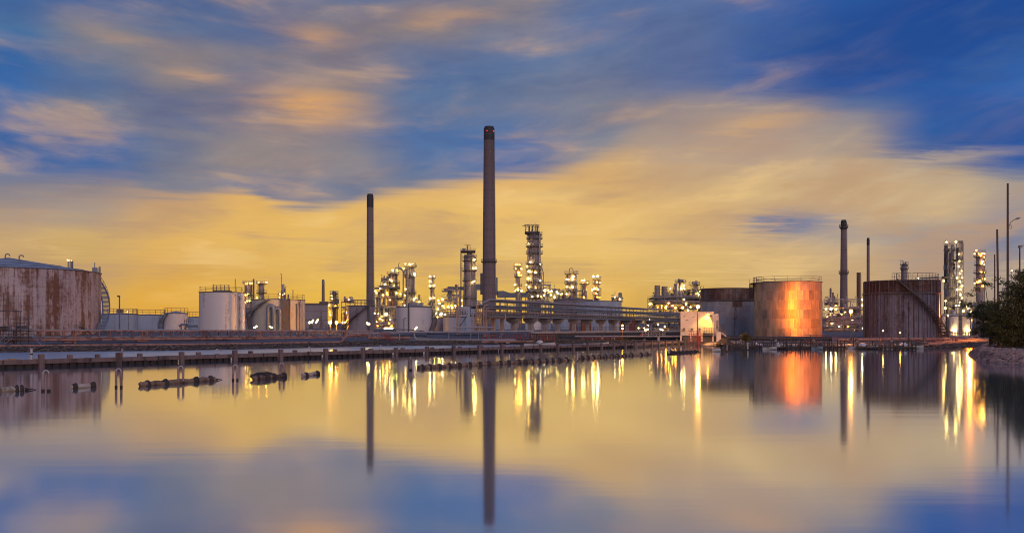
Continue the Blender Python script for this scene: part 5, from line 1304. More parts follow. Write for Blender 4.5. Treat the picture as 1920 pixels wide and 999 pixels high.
extra(t, D_, 'top_lattice', 'steel_dark', lattice)
extra(t, D_, 'top_deck', 'steel_dark', lambda mb,s,L: mb.box(L(984,0).x,L(0,0,-3.6).y,L(0,438).z,L(1012,0).x,L(0,0,3.6).y,L(0,436).z))
extra(t, D_, 'condenser', 'steel_dark', lambda mb,s,L: [mb.cyl(1.0*s,L(0,436).z,L(0,424).z,10,(L(x,0).x,L(0,0,-2).y,0)) for x in (993,998.5,1003.5,1008)])
extra(t, D_, 'downcomer_pipe', 'pipe', lambda mb,s,L: mb.tube([L(1014.5,548,-4),L(1015.5,497,-4),L(1012,490,-4),L(1012,438,-4)],1.3*s,8))
extra(t, D_, 'crane_davit', 'steel_dark', lambda mb,s,L: mb.tube([L(1019,548),L(1019,510),L(1016.5,508)],.5*s,6))
module('lamp-dotted decks at the foot of the ringed tower, one with a raised flat canopy', 985, 1050, 546, 375, 12, [546,556,568], 6, 27, 1.1,
  lamps=[(1008.5,554.6,'g_white',2.8),(1020.5,554,'g_white',1.8),(1022,545,'g_white',2.4),(1033,553,'g_white',2.4),(1034,545.6,'g_white',2.2),(1044,547,'g_white'),(1040,557,'g_white',2.4),(1028,545),(1031,547),(1046,550),(1052,551,'g_warm'),(1015,556),(998,556,'g_warm',2.4)], fill=('vessel','tank_grey','steel'))
t = thing('canopy_deck', 'raised flat steel canopy on legs beside the ringed tower', 'platform', (W(1024,0,372).x,372,2)); L = lambda px,py,dy=0: local(t, W(px,py,372)+Vector((0,dy,0)))
a,b_ = L(1014,531),L(1033,536); MB().box(a.x,0,b_.z,b_.x,3,a.z-.5).build('deck', M['steel'], t); MB().rail([L(1014+3*i,532) for i in range(7)],.9,.06).build('rail', M['steel'], t)
for px in (1016,1024,1031): a = L(px,535); MB().bar((a.x,.4,0),(a.x,.4,a.z),.22).build('leg', M['steel'], t)
module('small spiky equipment deck on the skyline beyond the ringed tower', 1038, 1062, 549, 395, 8, [549,560], 3, 28, 1.3, lamps=[(1043,548,'g_white'),(1054,551,'g_warm')], fill=('vessel','steel_dark'))
# three lit columns
D_ = 370
t = column('stout column with a hooped top and yellow-lit walls on the skyline', 1071, 17, 513, D_, (513.5,532,547), 'vessel', lamps=[(1062.5,523.5,'g_white'),(1075.5,518.5,'g_warm',2.4),(1074.5,523.5,'g_white',1.9),(1073.5,538,'g_white',3.0),(1063,538,'g_white',1.7),(1062.5,551,'g_white'),(1066,524,'g_warm',1.6)], seed=15, pipes=3, plat_w=1.2, top='flat')
extra(t, D_, 'top_hoop', 'steel_dark', lambda mb,s,L: mb.tube([L(1067,513)]+[L(1071-3.4*cos(a),506-3.4*sin(a)) for a in [pi*i/8 for i in range(9)]]+[L(1075,513)],.55*s,6))
extra(t, D_, 'side_pipe', 'steel', lambda mb,s,L: (mb.tube([L(1080.5,555,-3),L(1080.5,514,-3)],1.1*s,8), mb.tube([L(1084,516,-3),L(1084,509,-3),L(1079,511,-3)],.4*s,5)))
column('short pink column topped by two white lamps above a tank roof', 1095.5, 11, 532, D_, (532.5,), 'vessel', lamps=[(1091.5,526,'g_white',2.5),(1095.5,525.6,'g_white',2.5),(1094.5,557.5,'g_orange',2.6),(1102,530,'g_white',1.2)], seed=16, pipes=3, top='flat', plat_w=1.6)
column('slim orange-lit column crowned by two brilliant white lamps', 1119, 7, 524, D_, (524.5,532.5,545,552.5,560), 'vessel', lamps=[(1112.8,518,'g_white',3.0),(1120.3,517.6,'g_white',3.0),(1119,529,'g_orange',2.6),(1125,530.5,'g_white'),(1110.7,543.5,'g_white',2),(1115,541,'g_orange',3.0),(1121.5,543.5,'g_white',2.2),(1118,551,'g_orange',2.4),(1124.5,557.8,'g_orange'),(1120,557,'g_orange',2)], lampk='g_orange', seed=17, pipes=2, plat_w=1.5, top='flat')
module('railed link deck between the stout column and the short pink column', 1079, 1100, 545, 368, 6, [545,553,561], 3, 29, .5, lamps=[], vessels=0, pipes=3)
t1 = tank('low wide tank with a dark roof edge under the lit columns', 1040, 1112, 330, 562, 'tank_grey', apex=557, rail=False, roofmat='steel_dark')
extra(t1, 325, 'roof_stair', 'steel_dark', lambda mb,s,L: mb.beam(L(1055,568,-2),L(1071,555,-2),1.4,.5))
t1 = tank('broad pale tank whose rounded roof line carries a cluster of equipment', 1080, 1166, 305, 565, 'tank_blue', apex=563, rail=False, seams=1)
module('cluster of dark equipment with railings standing on the broad pale tank', 1146, 1168, 556, 306, 5, [558,564], 2, 30, 1.4, lamps=[(1153,557,'g_white',1.3),(1162,561,'g_white',1.5)], ybase=566, fill=('steel_dark','steel'))
# tanks between the concrete piers
tank('deep blue tank with a dark rail, behind the copper-coloured pipes', 857, 892, 230, 574, 'tank_blue', rail=False, seams=1)
tank('low dark-topped blue tank below the furnace block', 831, 874, 215, 594, 'tank_blue', roofmat='steel_dark', seams=1)
tank('low mauve tank next to the pale tank, half hidden by pipes', 806, 836, 222, 596, 'tank_grey', seams=1)
tank('dark blue tank in the shade behind the first concrete piers', 925, 970, 300, 588, 'tank_blue', seams=1, rail=False)
tank('pale blue tank showing between two concrete piers', 984, 1015, 290, 586, 'tank_white', rail=False, seams=1)
tank('second pale blue tank showing between the piers', 1014, 1034, 300, 589, 'tank_blue', rail=False)
tank('grey-blue tank with a pink flank between the piers', 1036, 1082, 310, 588, 'tank_blue', rail=False, seams=1)
t1 = tank('round-topped pink and mauve tank framed by the concrete piers', 1117, 1137, 270, 603, 'tank_white', roof='dome', apex=597, rail=False)
tank('pale tan tank just visible between the far piers', 1143, 1156, 275, 600, 'tank_cream', rail=False)
D_ = 255; s = D_/F
for x0,x1,lab in ((1091,1108,'orange-red racked cabin lit between two concrete piers'),(1070,1082,'dark red racked cabin in shade between two concrete piers'),(1165,1173,'orange-lit slatted cabin beside a globe lamp'),(1178,1190,'dark slatted cabin behind the far piers')):
    t = thing('slatted_cabin', lab, 'cabin', (W((x0+x1)/2,0,D_).x,D_,gz(x0,D_)),0,'slatted cabins behind the piers'); hw=(x1-x0)*s/2; h=ZP(598,D_)-t.location.z
    MB().box(-hw,0,0,hw,5,h).build('wall', M['orange' if 'orange' in lab else 'vessel_brown'], t, smooth=False); MB().box(-hw-.1,-.2,h,hw+.1,5.1,h+.2).build('roof', M['steel_dark'], t)
    for k in range(7): MB().box(-hw+.02,-.1,h*(k+.4)/7,hw-.02,-.004,h*(k+.4)/7+.16).build('slat', M['steel_red' if k%2 else 'steel_dark'], t)
    for k in range(4): MB().box(-hw+2*hw*k/3-.07,-.16,0,-hw+2*hw*k/3+.07,-.105,h).build('rack_post', M['steel_red'], t)

# ------------------------------------------------------------------ elevated pipe rack bridge on concrete piers
A, B = W(908,0,172), W(1278,0,302); A.z = B.z = 0; L_ = (B-A).length; ang = atan2(B.y-A.y, B.x-A.x)
t = thing('pipe_rack_bridge', 'long two-storey grey pipe rack striding on concrete piers past the tanks', 'pipe bridge', (A.x,A.y,0), ang)
xat = lambda px: (on_line(A,B,px)-A).length
ztop, zmid, zlow = (lambda x: 8.45-.35*x/L_), (lambda x: 7.05-.35*x/L_), (lambda x: 5.35-.75*x/L_)
WD = 3.2; xe = xat(1232)
def seg2(name, f, dy, w_, h_, mt, x1=None):
    x1 = x1 or L_; MB().beam((0,dy,f(0)),(x1,dy,f(x1)),w_,h_).build(name, M[mt], t, smooth=False)
for dy in (0,WD):
    seg2('top_chord', ztop, dy, .16, .2, 'steel', xe); seg2('middle_chord', zmid, dy, .2, .3, 'steel'); seg2('bottom_chord', zlow, dy, .2, .32, 'steel')
seg2('walkway_deck', lambda x: zmid(x)+.2, WD/2, WD, .06, 'steel_dark'); seg2('lower_deck', lambda x: zlow(x)+.22, WD/2, WD, .06, 'steel_dark')
pu = MB().box(-.07,-.07,0,.07,.07,1).mesh('post', M['steel'])
n = 44
for i in range(n+1):
    x = L_*i/n
    for dy in (-.02,WD+.02):
        put('lower_post', pu, t, (x,dy,zlow(x)), None, (1,1,zmid(x)-zlow(x)))
        if x <= xe+.1: put('upper_post', pu, t, (x,dy,zmid(x)), None, (.8,.8,ztop(x)-zmid(x)))
    if i < n:
        x1 = L_*(i+.5)/n; put('stanchion', pu, t, (x1,-.03,zlow(x1)), None, (.7,.7,zmid(x1)-zlow(x1)))
        MB().beam((x,0,zlow(x)-.02),(x,WD,zlow(x)-.02),.12,.18).build('cross_beam', M['steel_dark'], t, smooth=False)
        if i % 3 == 0 and x < xe-3: MB().bar((x,-.03,zmid(x)+.1),(L_*(i+1)/n,-.03,ztop(x)-.1),.05).build('diagonal', M['steel'], t, smooth=False)
for k,(dy,z,r,mt) in enumerate([(.3,.55,.20,'pipe'),(.9,.5,.15,'steel_blue'),(1.5,.62,.26,'pipe'),(2.2,.5,.15,'pipe_copper'),(2.8,.5,.12,'pipe'),(-.25,.95,.13,'pipe_copper')]):
    MB().tube([(-.5,dy,zlow(0)+z),(L_,dy,zlow(L_)+z)],r,8).build('pipe', M[mt], t)
for k,(dy,z,r,mt) in enumerate([(.5,.42,.18,'steel_blue'),(1.3,.45,.2,'pipe'),(2.4,.42,.16,'pipe')]):
    MB().tube([(-.5,dy,zmid(0)+z),(L_,dy,zmid(L_)+z)],r,8).build('pipe', M[mt], t)
xx = xat(930); MB().tube([(-1.6,-.5,ztop(0)-.5),(-.3,-.5,ztop(0)-.2),(xat(914),-.5,ztop(0)+.22),(xat(940),-.5,ztop(0)+.25),(xe,-.5,ztop(xe)+.1)],.2,8).build('top_pipe', M['pipe'], t)
pier_px = [(923,5,1),(938,6,1),(954,6.5,1),(976,13,0),(1007,12,0),(1034,11.5,0),(1057,10,0),(1087,9,0),(1112,8.5,0),(1137,8,0),(1160,7,0),(1185,7,0),(1205,6,0),(1228,6,0)]
for px,w_,kind in pier_px:
    q = on_line(A,B,px); x = (q-A).length; hw = max(.28,(w_*q.y/F-.9)/.92) if not kind else .35; g = gz(px,q.y); zb = zlow(x)-.2
    mb = MB()
    if kind: mb.box(x-hw,WD/2-.3,g-.5,x+hw,WD/2+.3,zb)
    else:
        P = [(-hw,g-.5),(hw,g-.5),(hw,zb-1.3),(hw*1.9,zb-.55),(hw*1.9,zb),(-hw*1.9,zb),(-hw*1.9,zb-.55),(-hw,zb-1.3)]
        mb.add([(x+a,WD/2-.5-(.9 if z>zb-.6 else 0),z) for a,z in P]+[(x+a,WD/2+.5+(.9 if z>zb-.6 else 0),z) for a,z in P], [tuple(range(8)),tuple(reversed(range(8,16)))]+[(i,i+8,(i+1)%8+8,(i+1)%8) for i in range(8)])
    mb.build('pier', M['pipe_copper' if kind else 'pier'], t, smooth=False)
MB().beam((xat(918),WD/2,zlow(3)-.35),(xat(960),WD/2,zlow(8)-.35),2.0,.3).build('cap_beam', M['pipe_copper'], t)
# copper pipes dropping at the near end
D_ = 168; s = D_/F; p = W(898,0,D_)
t = thing('riser_pipes', 'bundle of copper-coloured pipes bending down to the ground at the end of the pipe rack', 'pipework', (p.x,p.y,gz(898,D_)))
L = lambda px,py,dy=0: local(t, W(px,py,D_)+Vector((0,dy,0)))
for k,(x,yt,w_,xr) in enumerate([(884.5,590,2.2,888),(887.5,581,2.4,893),(893,567.5,2.6,901),(896,570,2.2,903),(900,577,2.4,909),(903,583,2.8,911),(907,572,2.4,915),(911,578,2.2,918),(890,592,1.6,899),(898.5,588,1.6,906)]):
    MB().tube([L(x,625,.25*(k%3)),L(x,yt+3.5,.25*(k%3)),L(x+1.2,yt+1,.25*(k%3)),L(x+3.6,yt,.25*(k%3)),L(xr,yt,.25*(k%3))],w_*s/2,8).build('pipe', M['pipe_copper'], t)
for y in (588,602): MB().beam(L(882,y,.6),L(914,y,.6),.2,.2).build('pipe_support', M['steel'], t, smooth=False)
MB().bar(L(947.5,624),L(947.5,588),.1,6).build('mast', M['pipe'], t)
t = thing('pipe_pair', 'pair of tall pinkish pipes standing before the deep blue tank', 'pipework', (W(859,0,175).x,175,gz(859,175))); L = lambda px,py,dy=0: local(t, W(px,py,175)+Vector((0,dy,0)))
for x,y,w_ in ((856.5,545,2.6),(862,545,3.2),(858.5,570,1.6)): MB().tube([L(x,628),L(x,y+1),L(x-1,y)],w_*175/F/2,8).build('pipe', M['pipe_copper'], t)
MB().rail([L(864+3*i,588) for i in range(5)],.9,.05).build('rail', M['steel_dark'], t); a,b_ = L(862,588),L(877,589); MB().box(a.x,-.2,b_.z,b_.x,.8,a.z).build('deck', M['steel_dark'], t)
MB().beam(L(876,591),L(862,612),.5,.14).build('stair', M['steel_dark'], t)
# low wall and bank edge under the piers
A2, B2 = W(995,0,166), W(1282,0,196); A2.z=0; B2.z=0; l2=(B2-A2).length
t = thing('bund_wall', 'low pale concrete wall running along the foot of the piers', 'wall', (A2.x,A2.y,0), atan2(B2.y-A2.y,B2.x-A2.x))
k = 12
for i in range(k):
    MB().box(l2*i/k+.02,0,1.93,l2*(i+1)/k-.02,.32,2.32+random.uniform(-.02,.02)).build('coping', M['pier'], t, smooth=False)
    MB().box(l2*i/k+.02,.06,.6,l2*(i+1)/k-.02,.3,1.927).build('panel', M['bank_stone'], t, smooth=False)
MB().rail([(l2*i/40,.15,2.37) for i in range(41)],.75,.03).build('rail', M['steel_dark'], t)
# black and pale pipelines along the shore to the east
def pipeline(label, pts, r, mt, sup=True, name='pipeline'):
    P = [Vector(((px-CX)/F*D2, D2, ZP(py,D2))) for px,py,D2 in pts]; o = Vector((P[0].x,P[0].y,0)); t = thing(name, label, 'pipeline', o, 0, 'pipelines along the bank')
    MB().tube([p-o for p in P], r, 10).build('pipe', M[mt], t)
    for a,b_ in zip(P[:-1],P[1:]):
        n = max(1,int((b_-a).length/6))
        for i in range(n):
            q = a+(b_-a)*(i+.5)/n-o; g = ground_at(a+(b_-a)*(i+.5)/n); MB().box(q.x-.2,q.y-.3,g-.2,q.x+.2,q.y+.3,q.z-r*.6).build('saddle', M['pier'], t)
            MB().tube([q+Vector((-.12,0,0)),q+Vector((.12,0,0))],r*1.12,10).build('flange', M['steel_dark'], t)
    return t
pipeline('long black pipeline along the bank, from the red valve stands past the white cabin', [(1006,634,172),(1120,633.5,170),(1300,633,164),(1420,634,158),(1560,634.5,154)], .36, 'pipe_black')
pipeline('thin pale blue pipe running above the black pipeline', [(1078,630.5,168),(1180,630.5,167),(1290,630.5,163)], .14, 'pipe')
pipeline('orange-lit dark pipeline before the weathered dark tank', [(1572,637,153),(1640,635.5,153),(1762,636,156),(1850,637,160)], .30, 'pipe_pink')
pipeline('thin rusty pipe low on the mud in front of the eastern tanks', [(1420,642,140),(1600,643,139),(1740,643,141)], .13, 'steel_dark')
# ------------------------------------------------------------------ generator unit with two banded exhausts
random.seed(66)
D_ = 330
t = module('wide generator deck glowing with orange lamps under two banded exhaust stacks', 1214, 1322, 559, D_, 16, [559,568,579,590,604], 10, 41, .9,
  lamps=[(1218.3,570,'g_white',2.4),(1222,569.5),(1248.5,577,'g_orange',2.6),(1249,573.5,'g_orange',2),(1253.6,568.5,'g_orange',2),(1266.5,577,'g_orange',2.8),(1279.5,576.5,'g_orange',3.2),(1286.3,570,'g_white',2.4),(1294.8,575.4,'g_orange',2.4),(1290,581.5,'g_white',2.2),(1241,573,'g_orange'),(1233,576,'g_orange',2),(1261,573,'g_orange',2.2),(1240,577,'g_orange')], lampk='g_orange',
  fill=('vessel_brown','pipe_copper','steel','vessel'), deck_solid=1.0)
t = thing('generator_housing', 'long grey housing with a curved roof on the generator deck', 'housing', (W(1260,0,D_).x,D_+2,ZP(569,D_)),0); s = D_/F
P=[(-27,0),(27,0),(27,6),(24,9),(-24,9),(-27,6)]; MB().add([(a*s,0,z*s) for a,z in P]+[(a*s,9,z*s) for a,z in P],[tuple(range(6)),tuple(reversed(range(6,12)))]+[(i,i+6,(i+1)%6+6,(i+1)%6) for i in range(6)]).build('housing', M['steel_blue'], t, smooth=False)
for k in range(9): MB().box((-26+6.5*k)*s,-.2,0,(-25.4+6.5*k)*s,-.004,6*s).build('rib', M['steel'], t)
for xc,w_,yt,lab in ((1232.3,10,535,'first of two pale banded exhaust stacks on the generator deck, slightly taller'),(1246.2,11.5,537,'second pale banded exhaust stack, nearer the boiler')):
    t = stack(lab, xc, w_, w_, yt, D_+4, 'vessel', rings=0, ybase=561, ladder=False, name='exhaust_stack', group='exhaust stacks'); h_ = ZP(yt,D_+4)-ZP(561,D_+4); r=w_*(D_+4)/F/2
    for k in range(1,4): MB().lathe([(r,h_*k/4-.15),(r+.12,h_*k/4-.12),(r+.12,h_*k/4+.12),(r,h_*k/4+.15)],32).build('band', M['tank_grey'], t)
t = column('stout pinkish boiler stack with a railed top ring and three white lamps', 1276, 11, 524, D_+3, (529.5,), 'vessel', lamps=[(1282.5,535.5,'g_white',2.4),(1277.5,540.5,'g_white',2.2),(1283.2,541,'g_white',2.0)], seed=18, ybase=562, top='flat', plat_w=1.7, ladder=False, name='boiler_stack', cat='boiler stack', group='boiler stacks')
extra(t, D_+3, 'side_vessel', 'vessel', lambda mb,s,L: mb.cyl(4.4*s,L(0,561).z,L(0,532).z,16,(L(1267.8,0).x,L(0,0,-1).y,0)))
column('second boiler stack with a railed ring, just above the sodium lamp', 1302, 10, 528.5, D_+3, (534,), 'vessel', lamps=[(1310,552.5,'g_white',2.0),(1312,546,'g_warm'),(1308,549)], seed=19, ybase=560, top='flat', plat_w=1.7, ladder=False, name='boiler_stack', cat='boiler stack', group='boiler stacks')
module('cluttered boiler steelwork between the exhausts and the boiler stacks', 1253, 1320, 548, D_+2, 8, [548,556,564], 6, 42, 1.2, ybase=569, lamps=[(1257,541),(1283,561,'g_white',2)], fill=('vessel','steel_dark','vessel_brown'))
module('lower steel frame with blue beams and lit bays beneath the generator deck', 1196, 1292, 592, 300, 10, [592,604,618], 8, 43, .6, lamps=[(1217.6,597.6,'g_white',2.6),(1216,609.5,'g_white',2),(1197.8,609.5,'g_orange',2.4),(1208,615,'g_white',2),(1233,620,'g_white'),(1253,620.5,'g_white',2),(1234,608,'g_warm'),(1246,612,'g_warm')], frame='steel_blue', fill=('vessel_brown','vessel','pipe_copper'))
for px,py,tl,lab in ((1211.5,618.5,-28,'slanted white floodlight beneath the generator deck, tilting down to the water'),(1240.6,618,28,'slanted white floodlight beneath the generator deck, tilting the other way')):
    pole_lamp(lab, px, 200, py, k='g_flood', r=1.5, tube=4, tilt=-tl, name='floodlight', group='floodlights')
t = pole_lamp('yellow-lit post with two globe lamps before the far piers', 1167, 165, 616, k='g_orange', r=1.8, group='lamp posts', mat='yellow'); put('lamp', lamp_mesh('g_orange'), t, (0,-.1,ZP(610,165)-t.location.z), None, .16)
pole_lamp('globe lamp on a short post beside the far slatted cabin', 1197.5, 215, 615, k='g_orange', r=1.7)
# gas bottles and small red signs lit by the floodlights
t = module('low white floodlit valve rack with two red panels by the black pipeline', 1205, 1247, 621, 172, 2.0, [621,626], 8, 44, .8, lamps=[], frame='post_white', vessels=7, pipes=5, fill=('post_white','pipe'), rail=False)
for x in (-2.7,-1.9): MB().box(x,-.15,.5,x+.32,-.08,1.15).build('red_panel', M['steel_red'], t)
# ------------------------------------------------------------------ white cabin and sodium lamp
D_ = 162; s = D_/F; p = W(1311,0,D_); zb = gz(1311,D_)
t = thing('white_cabin', 'flat-roofed white building glowing yellow under the sodium lamp', 'building', (p.x,p.y,zb), -atan((1311-CX)/F))
L = lambda px,py,dy=0: on_front(t, px, py, dy)
a,b_ = L(1276,586),L(1338,629); zt = a.z
MB().box(a.x,0,b_.z,b_.x,6.5,zt).build('wall', M['wall_white'], t, smooth=False); MB().box(a.x-.12,-.12,zt,b_.x+.12,6.6,zt+.16).build('roof', M['wall_white'], t, smooth=False)
c1 = L(1338.5,588),; a2,b2 = L(1338.2,588.5),L(1347.5,633); MB().box(a2.x,.8,b2.z,b2.x,5,a2.z).build('annex', M['wall_white'], t, smooth=False)
d1,d2 = L(1343,600),L(1346.5,616); MB().box(d1.x,.72,d2.z,d2.x,.797,d1.z).build('door', M['tank_grey'], t); 
e1,e2 = L(1336.6,587),L(1338.6,632); MB().box(e1.x,-.2,e2.z,e2.x,-.125,e1.z).build('corner_trim', M['wall_white'], t)
f1,f2 = L(1276,629),L(1338,634); MB().box(f1.x+.4,.3,-.3,f2.x-.2,6,b_.z-.003).build('undercroft', M['steel_dark'], t)
for px in (1276.8,1296,1316,1337): q=L(px,629); MB().box(q.x-.16,.02,-.3,q.x+.16,.3,q.z-.004).build('stilt', M['wall_white'], t)
for px,py in ((1282,617),(1297,617),(1312,617),(1333,592)):
    q = L(px,py); mbx = MB().cbox((q.x,-.25,q.z),(.62,.45,.5)); mbx.build('air_conditioner', M['post_white'], t); MB().lathe([(.01,0),(.17,0),(.17,.02),(.01,.02)],12).build('fan_grille', M['steel_dark'], t, (q.x,-.48,q.z)).rotation_euler = (radians(90),0,0)
for px,py,w_ in ((1283,593,4),(1288,600,5),(1324,602,5),(1300,594,3)): q=L(px,py); MB().box(q.x-w_*s/2,-.05,q.z-.09,q.x+w_*s/2,-.004,q.z+.09).build('wall_conduit', M['tank_grey'], t)
r1,r2 = L(1318,616),L(1337,624); MB().box(r1.x,-1.3,r2.z-.1,r2.x,-.01,r2.z).build('balcony_deck', M['steel_dark'], t); MB().rail([Vector((r1.x+(r2.x-r1.x)*i/6,-1.25,r2.z)) for i in range(7)],1.0,.045,False,2).build('balcony_rail', M['steel_dark'], t)
g1,g2 = L(1343,622),L(1352,634); MB().box(g1.x,-.6,-.2,g2.x,1.2,g1.z).build('stair_block', M['wall_white'], t); MB().rail([L(1343+1.6*i,622,-.5) for i in range(8)],.95,.04).build('stair_rail', M['steel_dark'], t)
MB().beam(L(1353,623,.2),L(1365,634,.2),.9,.2).build('stair_flight', M['wall_white'], t); MB().rail([L(1353+3*i,623+2.7*i,-.2) for i in range(5)],.95,.04).build('stair_rail', M['steel_dark'], t)
w1 = L(1327,587.5); MB().cbox((w1.x,-.55,w1.z+.05),(.5,.35,.2)).build('lamp_hood', M['lamp_case'], t); MB().cbox((w1.x,-.55,w1.z-.08),(.36,.24,.05)).build('lamp', M['g_orange'], t); MB().bar((w1.x,-.4,w1.z+.1),(w1.x,.02,w1.z+.2),.04).build('lamp_bracket', M['steel_dark'], t)
spot(t, (w1.x,-.6,w1.z-.14), (w1.x-.5,.5,w1.z-4), 1700, 105, (1.0,.55,.03), .5, .1)
pole_lamp('blazing sodium street lamp on a tall pole in front of the white cabin', 1307.5, 150, 575, k='g_sodium_b', r=2.9, w=1.8, arm=1.0, group='sodium lamps', mat='steel_dark')
t = pole_lamp('blazing sodium street lamp on a tall pole before the slim brown chimney', 1594, 138, 583.5, k='g_sodium', r=3.0, w=1.8, arm=1.0, group='sodium lamps', mat='steel_dark')
h_ = ZP(583.5,138)-t.location.z; spot(t, (-.1,.3,h_+.1), local(t, (60.0,170,7.0)), 160000, 33, (1.0,.20,.0), .9, .5)  # added spot beam that throws the orange glow onto the metal-clad tank
# ------------------------------------------------------------------ eastern tanks
random.seed(77)
t1 = tank('weathered grey tank with a broad rusted band round its top, behind the white cabin', 1314, 1417, 200, 541.5, 'tank_grey_rust', 'cone', 540, False, 8, 40, (-100,100), band=(2,'rust_band'))
c,R,h,dep,zb = t_info[t1.name]; q=.16
P=[]; 
for i in range(5): a=q+.36*i/4; P += [((R+.05)*sin(a),-(R+.05)*cos(a),h*.60),((R+.05)*sin(a),-(R+.05)*cos(a),h*.72)]
MB().add(P,[(2*i,2*i+2,2*i+3,2*i+1) for i in range(4)]).build('rust_patch', M['rust_band'], t1)
MB().lathe([(R,h*.725),(R+.25,h*.73),(R+.25,h*.75),(R,h*.755)],64).build('wind_girder', M['steel_dark'], t1)
t1 = tank('metal-clad tank with bare patched plates catching orange light', 1414, 1541.5, 184, 529.5, 'tank_metal', 'cone', 528.5, True, 6, 34, (-100,100), rail_every=8)
c,R,h,dep,zb = t_info[t1.name]
m_ = MB(); m_.rail([(R*1.04*sin(-1.5+.14*i),-R*1.04*cos(-1.5+.14*i),h-.2-1.6*(i==0)) for i in range(6)],1.2,.06); m_.build('stair_head', M['steel_dark'], t1)
MB().ringdeck(R,R+.9,h-.25,h-.1,8,-1.62,-1.1).build('platform', M['steel_dark'], t1); spiral_stair(t1,-96,h*.72,-82,h-.2,.8,'steel_dark',.1,True,1.2)
t1 = tank('huge dark weathered tank with a louvred rusty top band and a long curved stair', 1620, 1763, 184, 527.5, 'tank_dark_rust', 'cone', 525, False, 10, 48, (-100,100), band=(2,'rust_band'))
DARK_TANK = t1.name; c,R,h,dep,zb = t_info[t1.name]; spiral_stair(t1,-6,h+.2,80,.3,1.25,'steel_dark',.25,True,1.6)
MB().lathe([(R,h*.765),(R+.35,h*.77),(R+.35,h*.79),(R,h*.795)],64).build('wind_girder', M['steel_dark'], t1)
lv = MB()
for k in range(9):
    z = h*(.815+.02*k); lv.lathe([(R+.02,z),(R+.1,z+.05),(R+.02,z+.1)],64,(0,0,0),radians(-98),radians(98))
lv.build('louvre', M['rust_band'], t1)
for k in range(26):
    a = radians(-92+184*k/25); MB().bar(((R+.12)*sin(a),-(R+.12)*cos(a),.1),((R+.12)*sin(a),-(R+.12)*cos(a),h-.1),.09).build('stiffener_rib', M['rust_band' if k%3==0 else 'tank_dark_rust'], t1)
for a0,a1 in ((-.25,.25),(.3,1.35)): MB().rail(arcpts(R*.97,h,a0,a1,8),1.3,.05).build('guard_rail', M['steel_dark'], t1)
module('railed gantry with small pipes along the top of the dark weathered tank', 1716, 1765, 520, 205, 3, [520,524.5], 7, 45, .3, ybase=530, vessels=1, pipes=4, lamps=[(1722,521.5,'g_white',1.2),(1764,533,'g_white',1.3),(1769,527,'g_warm')])
t = column('dark grey column with a hooked pipe top behind the dark weathered tank', 1695.5, 9, 495, 290, (497,505), 'tank_grey', seed=20, pipes=1, plat_w=.8)
extra(t, 290, 'hook_pipe', 'steel_dark', lambda mb,s,L: mb.tube([L(1694,496),L(1693,489),L(1689,488),L(1687,489)],.6*s,6)); extra(t, 290, 'vent_pipe', 'steel_dark', lambda mb,s,L: mb.tube([L(1698,494),L(1698,491)],1.2*s,6))
# stacks of the east
stack('tall brown chimney with a domed cap and ring platform behind the sodium lamp', 1582, 10, 14.5, 412.5, 380, 'concrete_b', 'black', 18, (426,512), rings=10, ladder=True)
stack('thin tall dark chimney with a flared foot beside the dark weathered tank', 1627.8, 5, 6, 446, 330, 'concrete_b', 'black', 14, rings=3, ladder=False)
stack('short square-shouldered brown chimney between the lamp and the dark tank', 1610, 7.4, 7.4, 511, 330, 'rust_band', rings=2, ladder=True)
stack('pair-mate: small brown flue, the taller of two over the floodlit pipework', 1557.3, 3.6, 3.6, 540, 340, 'concrete_b', rings=1, ladder=False, name='vent_stack')['label'] = 'taller of two small brown flues over the floodlit pipework'
stack('shorter of two small brown flues over the floodlit pipework', 1561.7, 3.2, 3.2, 548, 340, 'concrete_b', rings=1, ladder=False, name='vent_stack')
t = module('floodlit pipework block of stacked grey pipes between two tanks', 1541, 1622, 565, 300, 12, [565,580,592,603,614], 6, 46, .6, lamps=[(1548.6,579,'g_white',3.0),(1558.4,579,'g_white',3.0),(1567.5,580,'g_white',2.6),(1577.8,588.5,'g_white',2.6),(1584.5,585,'g_warm',2.0),(1616.8,562,'g_white',2.2),(1616.8,572,'g_white',2.4),(1616.8,592.7,'g_white',2.4),(1551.5,594.5,'g_white',2.4),(1557,597),(1549.3,620.7,'g_white',2.4),(1602,619.5,'g_white',3.2),(1598,598.5,'g_white',2),(1618.5,616,'g_white'),(1585,607,'g_warm'),(1567,573),(1577,609,'g_warm')], fill=('vessel','steel','tank_grey'))
for k in range(11):
    y = 588+3.2*k; extra(t, 300, 'header_pipe', random.choice(['pipe','steel','pipe']), lambda mb,s,L: mb.tube([L(1543+random.uniform(0,3),y,-1.4),L(random.uniform(1575,1618),y,-1.4)],random.uniform(.55,1.0)*s,6))
module('small equipment deck with vents on top of the floodlit pipework', 1546, 1570, 562, 318, 5, [562,568], 3, 47, 1.3, ybase=572, lamps=[], fill=('steel_dark','vessel_brown'))
D_ = 335; p = W(1580,0,D_); s = D_/F
t = thing('pump_house', 'long low dark pump house behind the floodlit pipework', 'building', (p.x,p.y,1.1), -atan((1580-CX)/F)); a,b_ = on_front(t,1538,598),on_front(t,1626,612)
MB().box(a.x,0,-.2,b_.x,8,a.z).build('wall', M['tank_grey'], t, smooth=False); MB().box(a.x-.3,-.4,a.z,b_.x+.3,8.4,a.z+.5).build('roof', M['steel_dark'], t, smooth=False)
for k in range(9):
    x = a.x+(b_.x-a.x)*(k+.5)/9; MB().box(x-.55,-.08,a.z*.35,x+.55,-.004,a.z*.75).build('window', M['window_lit' if k in (1,2,5) else 'steel_dark'], t, smooth=False)
